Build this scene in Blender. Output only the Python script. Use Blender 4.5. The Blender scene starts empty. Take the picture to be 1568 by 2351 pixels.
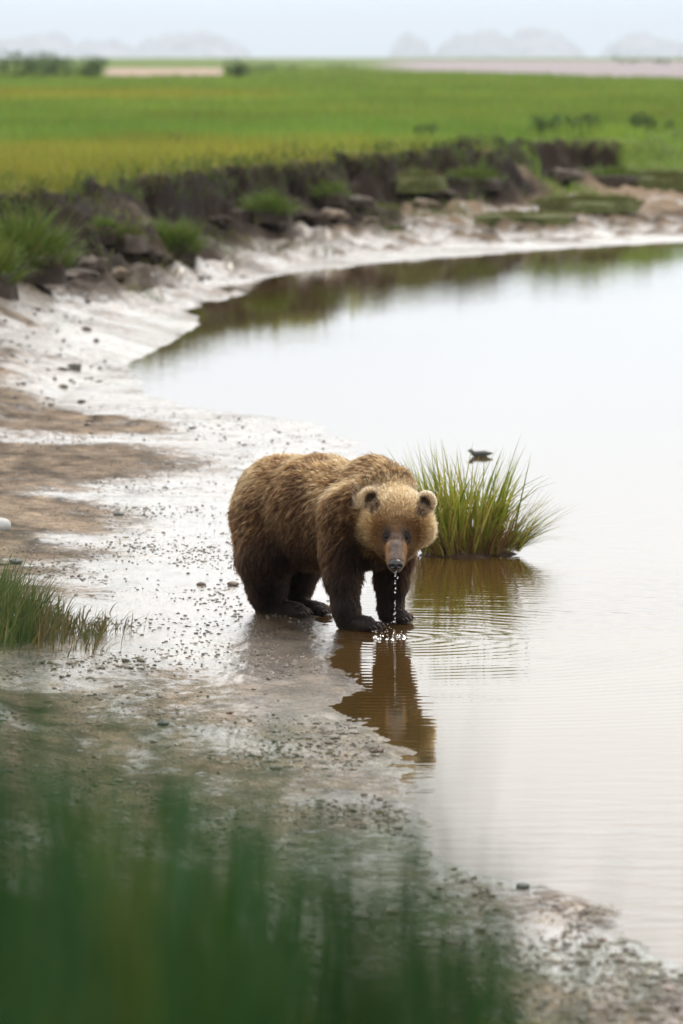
import bpy, math
import numpy as np
from mathutils import Vector

scene = bpy.context.scene
COL = scene.collection
R = math.radians

# ------------------------------------------------------------------ camera
H = 3.5                      # eye height above the water
FPX = 12000.0                # focal length in pixels of a 1568 px wide picture
PITCH = math.atan((1175.5 - 132.0) / FPX)
cam = bpy.data.cameras.new('camera')
cam.sensor_fit = 'VERTICAL'
cam.sensor_height = 36.0
cam.lens = 36.0 * FPX / 2351.0
cam.clip_start = 0.2
cam.clip_end = 60000
cam.dof.use_dof = True
cam.dof.focus_distance = 31.8
cam.dof.aperture_fstop = 3.4
camo = bpy.data.objects.new('camera', cam)
COL.objects.link(camo)
camo.location = (0, 0, H)
camo.rotation_euler = (R(90) - PITCH, 0, 0)
scene.camera = camo

# ------------------------------------------------------------------ sky and sun
SUN_EL, SUN_AZ = 52.0, 28.0          # behind the bear, a little to the right
world = bpy.data.worlds.new('World')
scene.world = world
world.use_nodes = True
nt = world.node_tree
nt.nodes.clear()
wo = nt.nodes.new('ShaderNodeOutputWorld')
sky = nt.nodes.new('ShaderNodeTexSky')
sky.sky_type = 'NISHITA'
sky.sun_disc = False
sky.sun_elevation = R(SUN_EL)
sky.sun_rotation = R(SUN_AZ)
sky.dust_density = 4.0
b1 = nt.nodes.new('ShaderNodeBackground')
b1.inputs['Strength'].default_value = 0.1
nt.links.new(sky.outputs[0], b1.inputs['Color'])
tc = nt.nodes.new('ShaderNodeTexCoord')
sep = nt.nodes.new('ShaderNodeSeparateXYZ')
nt.links.new(tc.outputs['Generated'], sep.inputs[0])
ramp = nt.nodes.new('ShaderNodeValToRGB')        # cloud deck: dull towards the horizon, brighter overhead
cr = ramp.color_ramp
cr.elements[0].position = 0.0
cr.elements[0].color = (0.43, 0.515, 0.60, 1)
cr.elements[1].position = 1.0
cr.elements[1].color = (1.0, 0.98, 0.95, 1)
for p, c in ((0.02, (0.56, 0.615, 0.67)), (0.06, (0.75, 0.785, 0.825)), (0.12, (0.98, 0.97, 0.94)), (0.35, (1.0, 0.98, 0.95))):
    e = cr.elements.new(p)
    e.color = (*c, 1)
nt.links.new(sep.outputs['Z'], ramp.inputs[0])
mpn = nt.nodes.new('ShaderNodeMapping')
mpn.inputs['Scale'].default_value = (1, 1, 4)
nt.links.new(tc.outputs['Generated'], mpn.inputs[0])
cn = nt.nodes.new('ShaderNodeTexNoise')
cn.inputs['Scale'].default_value = 5.0
cn.inputs['Detail'].default_value = 4.0
nt.links.new(mpn.outputs[0], cn.inputs['Vector'])
cm = nt.nodes.new('ShaderNodeMapRange')
cm.inputs['From Min'].default_value = 0.3
cm.inputs['From Max'].default_value = 0.7
cm.inputs['To Min'].default_value = 1.85
cm.inputs['To Max'].default_value = 2.1
nt.links.new(cn.outputs['Fac'], cm.inputs[0])
b2 = nt.nodes.new('ShaderNodeBackground')
nt.links.new(ramp.outputs[0], b2.inputs['Color'])
nt.links.new(cm.outputs[0], b2.inputs['Strength'])
mxs = nt.nodes.new('ShaderNodeMixShader')
mxs.inputs[0].default_value = 0.85
nt.links.new(b1.outputs[0], mxs.inputs[1])
nt.links.new(b2.outputs[0], mxs.inputs[2])
nt.links.new(mxs.outputs[0], wo.inputs[0])

sun = bpy.data.lights.new('sun', 'SUN')
sun.energy = 1.5
sun.angle = R(12)
sun.color = (1.0, 0.94, 0.85)
suno = bpy.data.objects.new('sun', sun)
COL.objects.link(suno)
suno.location = (20, 60, 60)
el, az = R(SUN_EL), R(SUN_AZ)
sdir = Vector((math.sin(az) * math.cos(el), math.cos(az) * math.cos(el), math.sin(el)))
suno.rotation_euler = (-sdir).to_track_quat('-Z', 'Y').to_euler()

vs = scene.view_settings
vs.view_transform = 'Standard'
vs.look = 'None'
vs.exposure = 0.08
vs.gamma = 1.0
vs.use_curve_mapping = False
scene.cycles.max_bounces = 5
scene.cycles.diffuse_bounces = 3
scene.cycles.transparent_max_bounces = 8
scene.cycles.use_denoising = True

# ------------------------------------------------------------------ helpers
rng = np.random.default_rng(7)


def P(px, py, Y):
    """World point seen at a picture position, at world depth Y."""
    a, b = (px - 784.0) / FPX, (1175.5 - py) / FPX
    dy = math.cos(PITCH) + b * math.sin(PITCH)
    dz = -math.sin(PITCH) + b * math.cos(PITCH)
    t = Y / dy
    return np.array([a * t, Y, H + dz * t])


def G(px, py, z=0.0):
    """World point where the picture position meets the level z."""
    b = (1175.5 - py) / FPX
    dy = math.cos(PITCH) + b * math.sin(PITCH)
    dz = -math.sin(PITCH) + b * math.cos(PITCH)
    return P(px, py, (z - H) / dz * dy)


def _hash(i, j, k, seed):
    n = (i * 374761393 + j * 668265263 + k * 2147483647 + seed * 144665) & 0xFFFFFFFF
    n = ((n ^ (n >> 13)) * 1274126177) & 0xFFFFFFFF
    n = ((n ^ (n >> 16)) * 2246822519) & 0xFFFFFFFF
    return ((n ^ (n >> 15)) & 0xFFFFFF) / float(0xFFFFFF)


def noise2(x, y, seed=0):
    xi, yi = np.floor(x).astype(np.int64), np.floor(y).astype(np.int64)
    u, v = x - xi, y - yi
    u, v = u * u * (3 - 2 * u), v * v * (3 - 2 * v)
    z = np.int64(0)
    a, b = _hash(xi, yi, z, seed), _hash(xi + 1, yi, z, seed)
    c, d = _hash(xi, yi + 1, z, seed), _hash(xi + 1, yi + 1, z, seed)
    return (a + (b - a) * u) * (1 - v) + (c + (d - c) * u) * v - 0.5


def fbm2(x, y, o=3, seed=0):
    s, a, t = 0.0, 1.0, 0.0
    for q in range(o):
        s = s + a * noise2(x * 2 ** q + 17.3 * q, y * 2 ** q - 9.1 * q, seed + q)
        t += a
        a *= 0.5
    return s / t * 1.6


def noise3(p, seed=0):
    i = np.floor(p).astype(np.int64)
    f = p - i
    f = f * f * (3 - 2 * f)
    out = 0.0
    for dx in (0, 1):
        for dy in (0, 1):
            for dz in (0, 1):
                w = (f[:, 0] if dx else 1 - f[:, 0]) * (f[:, 1] if dy else 1 - f[:, 1]) * (f[:, 2] if dz else 1 - f[:, 2])
                out = out + w * _hash(i[:, 0] + dx, i[:, 1] + dy, i[:, 2] + dz, seed)
    return out - 0.5


def sstep(a, b, x):
    t = np.clip((x - a) / (b - a), 0, 1)
    return t * t * (3 - 2 * t)


def poly_sdf(poly, x, y):
    """Signed distance to a closed polygon, positive inside."""
    d = np.full(x.shape, 1e18)
    inside = np.zeros(x.shape, bool)
    n = len(poly)
    for i in range(n):
        ax, ay = poly[i]
        bx, by = poly[(i + 1) % n]
        ex, ey = bx - ax, by - ay
        t = np.clip(((x - ax) * ex + (y - ay) * ey) / (ex * ex + ey * ey + 1e-12), 0, 1)
        d = np.minimum(d, (x - ax - t * ex) ** 2 + (y - ay - t * ey) ** 2)
        cnd = (ay > y) != (by > y)
        with np.errstate(divide='ignore', invalid='ignore'):
            xc = ax + (y - ay) / (by - ay if by != ay else 1e-12) * ex
        inside ^= cnd & (x < xc)
    d = np.sqrt(d)
    return np.where(inside, d, -d)


def mesh_np(name, v, f, smooth=True):
    """v (N,3); f (M,3) or (M,4) or a list of both"""
    me = bpy.data.meshes.new(name)
    fs = f if isinstance(f, list) else [f]
    me.vertices.add(len(v))
    me.vertices.foreach_set('co', np.ascontiguousarray(v, np.float32).ravel())
    idx = np.concatenate([q.ravel() for q in fs]).astype(np.int32)
    tot = np.concatenate([np.full(len(q), q.shape[1]) for q in fs]).astype(np.int32)
    me.loops.add(len(idx))
    me.loops.foreach_set('vertex_index', idx)
    me.polygons.add(len(tot))
    me.polygons.foreach_set('loop_start', np.concatenate([[0], np.cumsum(tot)[:-1]]).astype(np.int32))
    me.polygons.foreach_set('loop_total', tot)
    me.polygons.foreach_set('use_smooth', np.full(len(tot), smooth))
    me.update(calc_edges=True)
    me.validate()
    return me


def attr_col(me, name, c):
    a = me.attributes.new(name, 'FLOAT_COLOR', 'POINT')
    c4 = np.ones((len(c), 4), np.float32)
    c4[:, :3] = c
    a.data.foreach_set('color', c4.ravel())


def attr_f(me, name, c):
    a = me.attributes.new(name, 'FLOAT', 'POINT')
    a.data.foreach_set('value', np.ascontiguousarray(c, np.float32))


def link(name, data, mat=None, parent=None, label=None, cat=None, group=None, kind=None):
    o = bpy.data.objects.new(name, data)
    COL.objects.link(o)
    if mat is not None and data is not None:
        data.materials.append(mat)
    if parent is not None:
        o.parent = parent
    for k, val in (('label', label), ('category', cat), ('group', group), ('kind', kind)):
        if val:
            o[k] = val
    return o


def nodes(name):
    m = bpy.data.materials.new(name)
    m.use_nodes = True
    t = m.node_tree
    return m, t, t.nodes['Principled BSDF'], (lambda a, b: t.links.new(a, b)), (lambda k: t.nodes.new('ShaderNode' + k))


# ------------------------------------------------------------------ materials
def mat_ground():
    m, t, bs, L, N = nodes('ground')
    at = N('Attribute'); at.attribute_name = 'gcol'
    aw = N('Attribute'); aw.attribute_name = 'wet'
    ap = N('Attribute'); ap.attribute_name = 'pebbly'
    geo = N('NewGeometry')
    n1 = N('TexNoise'); n1.inputs['Scale'].default_value = 9; n1.inputs['Detail'].default_value = 5
    n2 = N('TexNoise'); n2.inputs['Scale'].default_value = 60; n2.inputs['Detail'].default_value = 3
    v1 = N('TexVoronoi'); v1.inputs['Scale'].default_value = 38
    for q in (n1, n2, v1):
        L(geo.outputs['Position'], q.inputs['Vector'])
    mr = N('MapRange'); mr.inputs['From Min'].default_value = .25; mr.inputs['From Max'].default_value = .75
    mr.inputs['To Min'].default_value = .55; mr.inputs['To Max'].default_value = 1.45
    L(n1.outputs['Fac'], mr.inputs[0])
    mr2 = N('MapRange'); mr2.inputs['From Min'].default_value = .25; mr2.inputs['From Max'].default_value = .75
    mr2.inputs['To Min'].default_value = .5; mr2.inputs['To Max'].default_value = 1.5
    L(n2.outputs['Fac'], mr2.inputs[0])
    mu = N('Math'); mu.operation = 'MULTIPLY'
    L(mr.outputs[0], mu.inputs[0]); L(mr2.outputs[0], mu.inputs[1])
    vm = N('VectorMath'); vm.operation = 'SCALE'
    L(at.outputs['Color'], vm.inputs[0]); L(mu.outputs[0], vm.inputs['Scale'])
    L(vm.outputs[0], bs.inputs['Base Color'])
    # roughness: film of water on wet mud, broken up by grit
    ad = N('Math'); ad.operation = 'MULTIPLY_ADD'
    L(n2.outputs['Fac'], ad.inputs[0]); ad.inputs[1].default_value = 0.5; ad.inputs[2].default_value = -0.25
    ad2 = N('Math'); ad2.operation = 'ADD'
    L(aw.outputs['Fac'], ad2.inputs[0]); L(ad.outputs[0], ad2.inputs[1])
    rr = N('MapRange'); rr.inputs['From Min'].default_value = .25; rr.inputs['From Max'].default_value = .85
    rr.inputs['To Min'].default_value = .92; rr.inputs['To Max'].default_value = .16
    L(ad2.outputs[0], rr.inputs[0]); L(rr.outputs[0], bs.inputs['Roughness'])
    sp = N('MapRange'); sp.inputs['From Min'].default_value = .15; sp.inputs['From Max'].default_value = .8
    sp.inputs['To Min'].default_value = .15; sp.inputs['To Max'].default_value = .6
    L(aw.outputs['Fac'], sp.inputs[0]); L(sp.outputs[0], bs.inputs['Specular IOR Level'])
    # film of standing water in the hollows
    n3 = N('TexNoise'); n3.inputs['Scale'].default_value = 11; n3.inputs['Detail'].default_value = 8; n3.inputs['Roughness'].default_value = .62; L(geo.outputs['Position'], n3.inputs['Vector'])
    fa = N('Math'); fa.operation = 'MULTIPLY_ADD'; fa.inputs[1].default_value = 1.9; fa.inputs[2].default_value = -.95
    L(n3.outputs['Fac'], fa.inputs[0])
    fb = N('Math'); fb.operation = 'ADD'; L(fa.outputs[0], fb.inputs[0]); L(aw.outputs['Fac'], fb.inputs[1])
    fm = N('MapRange'); fm.interpolation_type = 'SMOOTHSTEP'; fm.inputs['From Min'].default_value = .42; fm.inputs['From Max'].default_value = .72
    L(fb.outputs[0], fm.inputs[0]); L(fm.outputs[0], bs.inputs['Coat Weight'])
    bs.inputs['Coat IOR'].default_value = 1.30
    bs.inputs['Coat Roughness'].default_value = .17
    bq = N('Bump'); bq.inputs['Strength'].default_value = .25; bq.inputs['Distance'].default_value = .010
    L(n2.outputs['Fac'], bq.inputs['Height']); L(bq.outputs[0], bs.inputs['Coat Normal'])
    # grit relief
    inv = N('Math'); inv.operation = 'SUBTRACT'; inv.inputs[0].default_value = .5
    L(v1.outputs['Distance'], inv.inputs[1])
    ma = N('Math'); ma.operation = 'MULTIPLY'
    L(inv.outputs[0], ma.inputs[0]); L(ap.outputs['Fac'], ma.inputs[1])
    ma2 = N('Math'); ma2.operation = 'MULTIPLY_ADD'; ma2.inputs[1].default_value = .6
    L(n2.outputs['Fac'], ma2.inputs[0]); L(ma.outputs[0], ma2.inputs[2])
    bp = N('Bump'); bp.inputs['Strength'].default_value = .9; bp.inputs['Distance'].default_value = .022
    L(ma2.outputs[0], bp.inputs['Height']); L(bp.outputs[0], bs.inputs['Normal'])
    return m


def mat_water(drop):
    m, t, bs, L, N = nodes('water')
    bs.inputs['Base Color'].default_value = (0.065, 0.036, 0.011, 1)
    bs.inputs['Roughness'].default_value = 0.02
    bs.inputs['IOR'].default_value = 1.36
    geo = N('NewGeometry')
    sx = N('SeparateXYZ'); L(geo.outputs['Position'], sx.inputs[0])
    # rings spreading from the drip
    dv = N('VectorMath'); dv.operation = 'DISTANCE'
    L(geo.outputs['Position'], dv.inputs[0]); dv.inputs[1].default_value = tuple(drop)
    mw = N('Math'); mw.operation = 'MULTIPLY'; mw.inputs[1].default_value = 2 * math.pi / 0.145
    L(dv.outputs['Value'], mw.inputs[0])
    pn0 = N('TexNoise'); pn0.inputs['Scale'].default_value = 2.2; pn0.inputs['Detail'].default_value = 2; L(geo.outputs['Position'], pn0.inputs['Vector'])
    ph = N('Math'); ph.operation = 'MULTIPLY_ADD'; ph.inputs[1].default_value = 5.0; L(pn0.outputs['Fac'], ph.inputs[0]); L(mw.outputs[0], ph.inputs[2])
    sn = N('Math'); sn.operation = 'SINE'; L(ph.outputs[0], sn.inputs[0])
    dc = N('MapRange'); dc.interpolation_type = 'SMOOTHSTEP'
    dc.inputs['From Min'].default_value = .15; dc.inputs['From Max'].default_value = 6.5
    dc.inputs['To Min'].default_value = .00062; dc.inputs['To Max'].default_value = 0
    L(dv.outputs['Value'], dc.inputs[0])
    pa = N('MapRange'); pa.inputs['From Min'].default_value = .35; pa.inputs['From Max'].default_value = .65; pa.inputs['To Min'].default_value = .15; pa.inputs['To Max'].default_value = 1.5
    pn1 = N('TexNoise'); pn1.inputs['Scale'].default_value = 1.1; L(geo.outputs['Position'], pn1.inputs['Vector']); L(pn1.outputs['Fac'], pa.inputs[0])
    rm = N('Math'); rm.operation = 'MULTIPLY'; L(pa.outputs[0], rm.inputs[0]); L(dc.outputs[0], rm.inputs[1])
    rn = N('Math'); rn.operation = 'MULTIPLY'; L(sn.outputs[0], rn.inputs[0]); L(rm.outputs[0], rn.inputs[1])
    # breeze ripples
    mp = N('Mapping'); mp.inputs['Scale'].default_value = (1.6, 3.2, 1); L(geo.outputs['Position'], mp.inputs[0])
    n1 = N('TexNoise'); n1.inputs['Scale'].default_value = 1.7; n1.inputs['Detail'].default_value = 3; L(mp.outputs[0], n1.inputs['Vector'])
    n0 = N('TexNoise'); n0.inputs['Scale'].default_value = .12; n0.inputs['Detail'].default_value = 2; L(geo.outputs['Position'], n0.inputs['Vector'])
    am = N('MapRange'); am.inputs['From Min'].default_value = 18; am.inputs['From Max'].default_value = 52
    am.inputs['To Min'].default_value = .0085; am.inputs['To Max'].default_value = .0011
    L(sx.outputs['Y'], am.inputs[0])
    bl = N('MapRange'); bl.inputs['From Min'].default_value = .35; bl.inputs['From Max'].default_value = .65
    bl.inputs['To Min'].default_value = .5; bl.inputs['To Max'].default_value = 1.4
    L(n0.outputs['Fac'], bl.inputs[0])
    a1 = N('Math'); a1.operation = 'MULTIPLY'; L(am.outputs[0], a1.inputs[0]); L(bl.outputs[0], a1.inputs[1])
    # sheltered calm close to the mud where the bear stands
    cd = N('VectorMath'); cd.operation = 'DISTANCE'; cd.inputs[1].default_value = (0.2, 27.9, 0); L(geo.outputs['Position'], cd.inputs[0])
    cq = N('MapRange'); cq.interpolation_type = 'SMOOTHSTEP'; cq.inputs['From Min'].default_value = 1.8; cq.inputs['From Max'].default_value = 5.5
    cq.inputs['To Min'].default_value = .15; cq.inputs['To Max'].default_value = 1; L(cd.outputs['Value'], cq.inputs[0])
    a3 = N('Math'); a3.operation = 'MULTIPLY'; L(a1.outputs[0], a3.inputs[0]); L(cq.outputs[0], a3.inputs[1])
    a2 = N('Math'); a2.operation = 'MULTIPLY_ADD'; L(n1.outputs['Fac'], a2.inputs[0]); L(a3.outputs[0], a2.inputs[1]); L(rn.outputs[0], a2.inputs[2])
    bp = N('Bump'); bp.inputs['Strength'].default_value = 1.0; bp.inputs['Distance'].default_value = 1.0
    L(a2.outputs[0], bp.inputs['Height']); L(bp.outputs[0], bs.inputs['Normal'])
    return m


def mat_blade(name='grass', rough=.5, trans=.35):
    m, t, bs, L, N = nodes(name)
    at = N('Attribute'); at.attribute_name = 'col'
    L(at.outputs['Color'], bs.inputs['Base Color'])
    bs.inputs['Roughness'].default_value = rough
    bs.inputs['Specular IOR Level'].default_value = .3
    tr = N('BsdfTranslucent'); L(at.outputs['Color'], tr.inputs['Color'])
    mx = N('MixShader'); mx.inputs[0].default_value = trans
    L(bs.outputs[0], mx.inputs[1]); L(tr.outputs[0], mx.inputs[2])
    L(mx.outputs[0], t.nodes['Material Output'].inputs[0])
    return m


def mat_soil(name, c, rough=.85, bump=.02, scale=14, lo=.5, hi=1.5):
    m, t, bs, L, N = nodes(name)
    tcn = N('TexCoord')
    n = N('TexNoise'); n.inputs['Scale'].default_value = scale; n.inputs['Detail'].default_value = 6
    L(tcn.outputs['Object'], n.inputs['Vector'])
    rp = N('ValToRGB')
    rp.color_ramp.elements[0].position = .3; rp.color_ramp.elements[0].color = tuple(x * lo for x in c) + (1,)
    rp.color_ramp.elements[1].position = .72; rp.color_ramp.elements[1].color = tuple(min(1, x * hi) for x in c) + (1,)
    L(n.outputs['Fac'], rp.inputs[0]); L(rp.outputs[0], bs.inputs['Base Color'])
    bs.inputs['Roughness'].default_value = rough
    bp = N('Bump'); bp.inputs['Distance'].default_value = bump; L(n.outputs['Fac'], bp.inputs['Height']); L(bp.outputs[0], bs.inputs['Normal'])
    return m


def mat_vcol(name, rough=.7):
    m, t, bs, L, N = nodes(name)
    at = N('Attribute'); at.attribute_name = 'col'
    n = N('TexNoise'); n.inputs['Scale'].default_value = 40
    g = N('TexCoord'); L(g.outputs['Object'], n.inputs['Vector'])
    mr = N('MapRange'); mr.inputs['To Min'].default_value = .7; mr.inputs['To Max'].default_value = 1.3; L(n.outputs['Fac'], mr.inputs[0])
    vm = N('VectorMath'); vm.operation = 'SCALE'; L(at.outputs['Color'], vm.inputs[0]); L(mr.outputs[0], vm.inputs['Scale'])
    L(vm.outputs[0], bs.inputs['Base Color'])
    bs.inputs['Roughness'].default_value = rough
    return m


def mat_fur():
    m, t, bs, L, N = nodes('fur')
    t.nodes.remove(bs)
    at = N('Attribute'); at.attribute_name = 'col'
    ar = N('Attribute'); ar.attribute_name = 'rootcol'
    hi = N('HairInfo')
    mr = N('MapRange'); mr.interpolation_type = 'SMOOTHSTEP'
    mr.inputs['From Min'].default_value = .1; mr.inputs['From Max'].default_value = .75
    L(hi.outputs['Intercept'], mr.inputs[0])
    mx = N('Mix'); mx.data_type = 'RGBA'
    L(mr.outputs[0], mx.inputs[0]); L(ar.outputs['Color'], mx.inputs[6]); L(at.outputs['Color'], mx.inputs[7])
    hb = N('BsdfHairPrincipled')
    hb.model = 'CHIANG'
    hb.parametrization = 'COLOR'
    L(mx.outputs[2], hb.inputs['Color'])
    hb.inputs['Roughness'].default_value = .55
    hb.inputs['IOR'].default_value = 1.2
    hb.inputs['Radial Roughness'].default_value = .6
    L(hb.outputs[0], t.nodes['Material Output'].inputs[0])
    return m


def mat_plain(name, c, rough=.5, spec=.5):
    m, t, bs, L, N = nodes(name)
    n = N('TexNoise'); n.inputs['Scale'].default_value = 30; n.inputs['Detail'].default_value = 4
    g = N('TexCoord'); L(g.outputs['Object'], n.inputs['Vector'])
    mr = N('MapRange'); mr.inputs['To Min'].default_value = .75; mr.inputs['To Max'].default_value = 1.25; L(n.outputs['Fac'], mr.inputs[0])
    rg = N('RGB'); rg.outputs[0].default_value = (*c, 1)
    vm = N('VectorMath'); vm.operation = 'SCALE'; L(rg.outputs[0], vm.inputs[0]); L(mr.outputs[0], vm.inputs['Scale'])
    L(vm.outputs[0], bs.inputs['Base Color'])
    bs.inputs['Roughness'].default_value = rough
    bs.inputs['Specular IOR Level'].default_value = spec
    return m


# ------------------------------------------------------------------ lie of the land
shore_px = [(1640, 2246), (1560, 2222), (1490, 2188), (1410, 2160), (1345, 2090), (1210, 2042), (1120, 2012), (1010, 1978), (945, 1900),
            (915, 1800), (885, 1745), (850, 1695), (800, 1662), (752, 1632), (790, 1590), (822, 1552), (780, 1522),
            (742, 1500), (762, 1480), (792, 1452), (775, 1425), (790, 1395), (815, 1340), (830, 1250), (838, 1150), (846, 1060), (838, 1016),
            (700, 968), (520, 948), (420, 932), (330, 912), (292, 862), (270, 812), (240, 762), (350, 736), (362, 708), (450, 670),
            (560, 645), (700, 622), (900, 600), (1100, 585), (1300, 570), (1568, 555)]
shore = [tuple(G(a, b)[:2]) for a, b in shore_px]
WATER = [(1500, 10), (60, 15), (10, 18), (4, 19)] + shore + [(12, 108), (25, 122), (60, 140), (1500, 300)]
edge_px = [(1560, 305), (1440, 318), (1250, 318), (1140, 325), (1060, 338), (980, 342), (900, 342), (800, 348), (770, 345), (700, 350),
           (600, 372), (450, 382), (340, 392), (250, 400), (130, 412), (0, 430)]
edge = [tuple(G(a, b, 1.55)[:2]) for a, b in edge_px]
UPLAND = [(1600, 900), (400, 300), (60, 175), (25, 152), (13, 141)] + edge + \
         [(-5.7, 70), (-7.2, 58), (-7.8, 45), (-7.0, 32), (-5.6, 24), (-4.3, 17), (-2, 11.5), (2, 10.5), (8, 10), (60, 8), (1600, 0), (1600, -600), (-30000, -600), (-30000, 30000), (30000, 30000), (30000, 900)]


def cut(x, y):
    """where the grassed bank on the right is freshly broken"""
    return sstep(.0, .10, noise2(x * .55, y * .08, 36))


def ground(x, y, fine=True):
    """height, shore distance d (+ on land), bank distance s (+ on the meadow)"""
    d = -poly_sdf(WATER, x, y)
    s = poly_sdf(UPLAND, x, y)
    d = d + .22 * fbm2(x * 2.2, y * .9, 3, 5) + .10 * fbm2(x * 7, y * 4, 2, 6)
    zm = np.where(d > 0, .006 + .020 * d * sstep(0, 3, d) + .006 * d, .06 * d)
    zm = np.minimum(zm, .42)
    zm = np.maximum(zm, -.7)
    if fine:
        lump = .016 * fbm2(x * 1.7, y * .8, 3, 21) + .012 * fbm2(x * 6, y * 5, 3, 22) + sstep(40, 60, y) * (.30 * np.maximum(fbm2(x * 2.2, y * 1.5, 3, 25) - .16, 0) + .02 * fbm2(x * 1.1, y * .5, 2, 26)) * sstep(.3, 2.0, d)
        grit = .016 * np.abs(noise2(x * 22, y * 18, 23)) ** 1.3 + .010 * np.abs(noise2(x * 47, y * 34, 24))
        dep = sstep(1.5, 4, d)
        zm = zm + (lump * (.7 + .9 * dep) + grit * (.6 + .8 * dep + 1.3 * (1 - sstep(28, 32, y)) * sstep(.15, .6, d))) * sstep(-1.2, .1, d)
    # eroded bank
    far = sstep(62, 74, y)
    s2 = s + far * (1.5 * fbm2(x * .55, y * .3, 2, 31) + .75 * fbm2(x * 1.7, y * 1.0, 3, 32) + .2 * fbm2(x * 5, y * 4, 2, 33))
    soft = np.maximum(sstep(2.5, 7.0, x + 5 * noise2(x * .35, y * .2, 34)) * .72 * far * (1 - cut(x, y)), 1 - far)
    soft = np.maximum(soft, .85 * far * sstep(.20, .34, noise2(x * .5 + 3, y * .12, 35)))
    cliff = np.interp(s2, [-3.2, -1.5, -.6, -.42, -.06, .06, 30, 120, 600, 2200], [0, .12, .34, .55, .93, 1, 1.04, 1.09, 1.2, 1.8])
    slope = np.interp(s, [-4.5, -3, -1.5, 0, 2, 30, 120, 600, 2200], [0, .2, .62, .94, 1, 1.04, 1.09, 1.2, 1.8])
    k = cliff * (1 - soft) + slope * soft
    z = zm * (1 - np.clip(k, 0, 1)) + 1.55 * k
    if fine:
        rub = sstep(-4.2, -1.2, s2) * (1 - sstep(-.3, .1, s2)) * far
        z = z + rub * (.55 * np.maximum(fbm2(x * 1.4, y * 1.1, 3, 41), 0) + .20 * fbm2(x * 4, y * 3, 2, 42))
        up = sstep(0, 3, s)
        z = z + up * (.12 * fbm2(x * .15, y * .07, 3, 51) + .05 * fbm2(x * .9, y * .5, 2, 52))
    return z, d, s2


def meadow_mix(x, y):
    """0 lush green .. 1 yellow sedge"""
    n = fbm2(x * .05, y * .05, 3, 61) + .5 * fbm2(x * .3, y * .12, 2, 62)
    b1 = sstep(205, 225, y) * (1 - sstep(262, 290, y)) * (1 - .75 * sstep(-8, 2, x))
    b2 = (1 - sstep(108, 122, y - 1.5 * x)) * (1 - sstep(2.5, 6, x))
    b3 = sstep(124, 128, y) * (1 - sstep(130, 137, y)) * (1 - sstep(0, 6, x)) * .0
    return np.clip(.18 + .5 * n + .62 * b1 + .6 * b2 + b3, 0, 1)


LUSH, SEDGE = np.array([.130, .228, .032]), np.array([.255, .24, .03])

# the ground: one sheet from behind the viewer to the horizon
rows = np.concatenate([[-400, -150, -50, -15, -4], np.arange(-1, 14, .5), 14 * np.exp(np.arange(0, math.log(140 / 14), .0021)),
                       140 * np.exp(np.arange(0, math.log(2500 / 140), .012)), [3200, 4200, 6000, 9000, 14000, 25000]])
fc = np.arange(-.088, .0881, .00064)
cols = np.concatenate([[-60, -12, -3, -1.2, -.6, -.35, -.24, -.18, -.15, -.13, -.115, -.104, -.096], fc, [.096, .104, .115, .13, .15, .18, .24, .35, .6, 1.2, 3, 12, 60]])
YY, CC = np.meshgrid(rows, cols, indexing='ij')
XX = CC * np.maximum(YY, 14)
gx, gy = XX.ravel(), YY.ravel()
gz, gd, gs = ground(gx, gy)
nr, nc = YY.shape
ii = np.arange(nr * nc).reshape(nr, nc)
gf = np.stack([ii[:-1, :-1], ii[:-1, 1:], ii[1:, 1:], ii[1:, :-1]], -1).reshape(-1, 4)
me = mesh_np('ground', np.stack([gx, gy, gz], 1), gf)

mud = np.array([.10, .072, .046])
dryc = np.array([.19, .145, .105])
sand = np.array([.20, .145, .097])
peat = np.array([.0135, .0075, .0042])
pn = fbm2(gx * .8, gy * .4, 3, 71)
dryp = G(80, 1150)
streak = fbm2(gx * .55, gy * .8, 4, 75) + .5 * fbm2(gx * 2.5, gy * 2.0, 3, 76)
band = fbm2(gx * .22, gy * .55, 3, 77)
dcore = np.clip(1.3 - np.hypot((gx - (dryp[0] - .9)) / 2.7, (gy - (dryp[1] - 3.5)) / np.where(gy > dryp[1] - 3.5, 22.0, 9.0)), 0, 1)
dry = dcore * 1.05 + .8 * pn + 1.3 * streak + 1.9 * band * sstep(.1, .5, dcore) * sstep(38, 46, gy) - .12
dry = np.clip(dry, 0, 1) * sstep(.9, 2.4, gd) * (1 - sstep(64, 72, gy))
near = (1 - sstep(27.5, 31.8, gy + 1.5 * pn + 1.5 * streak)) * (.5 + .5 * sstep(.2, 1.6, gd))
dryall = np.maximum(dry, np.clip(.72 + .8 * fbm2(gx * 3.2, gy * 1.6, 3, 79), .2, .95) * near)
tan_ = sstep(70, 80, gy) * sstep(4, 12, gd - 6 * pn) * (1 - sstep(-1.6, -.5, gs))
c = mud + (dryc - mud) * dryall[:, None]
c = c * (1 + 1.1 * fbm2(gx * 6, gy * 3, 3, 78) + .35 * streak)[:, None].clip(.4, 1.6)
c = c + (sand - c) * (tan_ * .9)[:, None]
alg = (1 - sstep(21, 31, gy)) * sstep(-.2, .25, fbm2(gx * 1.2, gy * .7, 3, 72)) * .75
c = c + (np.array([.07, .095, .045]) - c) * alg[:, None]
cl = sstep(-2.6, -1.0, gs + .8 * pn) * (1 - sstep(-.05, .15, gs)) * sstep(62, 74, gy)
c = c + (peat * (1 + .8 * pn[:, None]) - c) * cl[:, None]
mead = meadow_mix(gx, gy)
mc = LUSH + (SEDGE - LUSH) * mead[:, None]
ups = sstep(-.05, .2, gs) * sstep(60, 70, gy) + sstep(-2.5, -.5, gs) * (1 - sstep(60, 70, gy))
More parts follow.
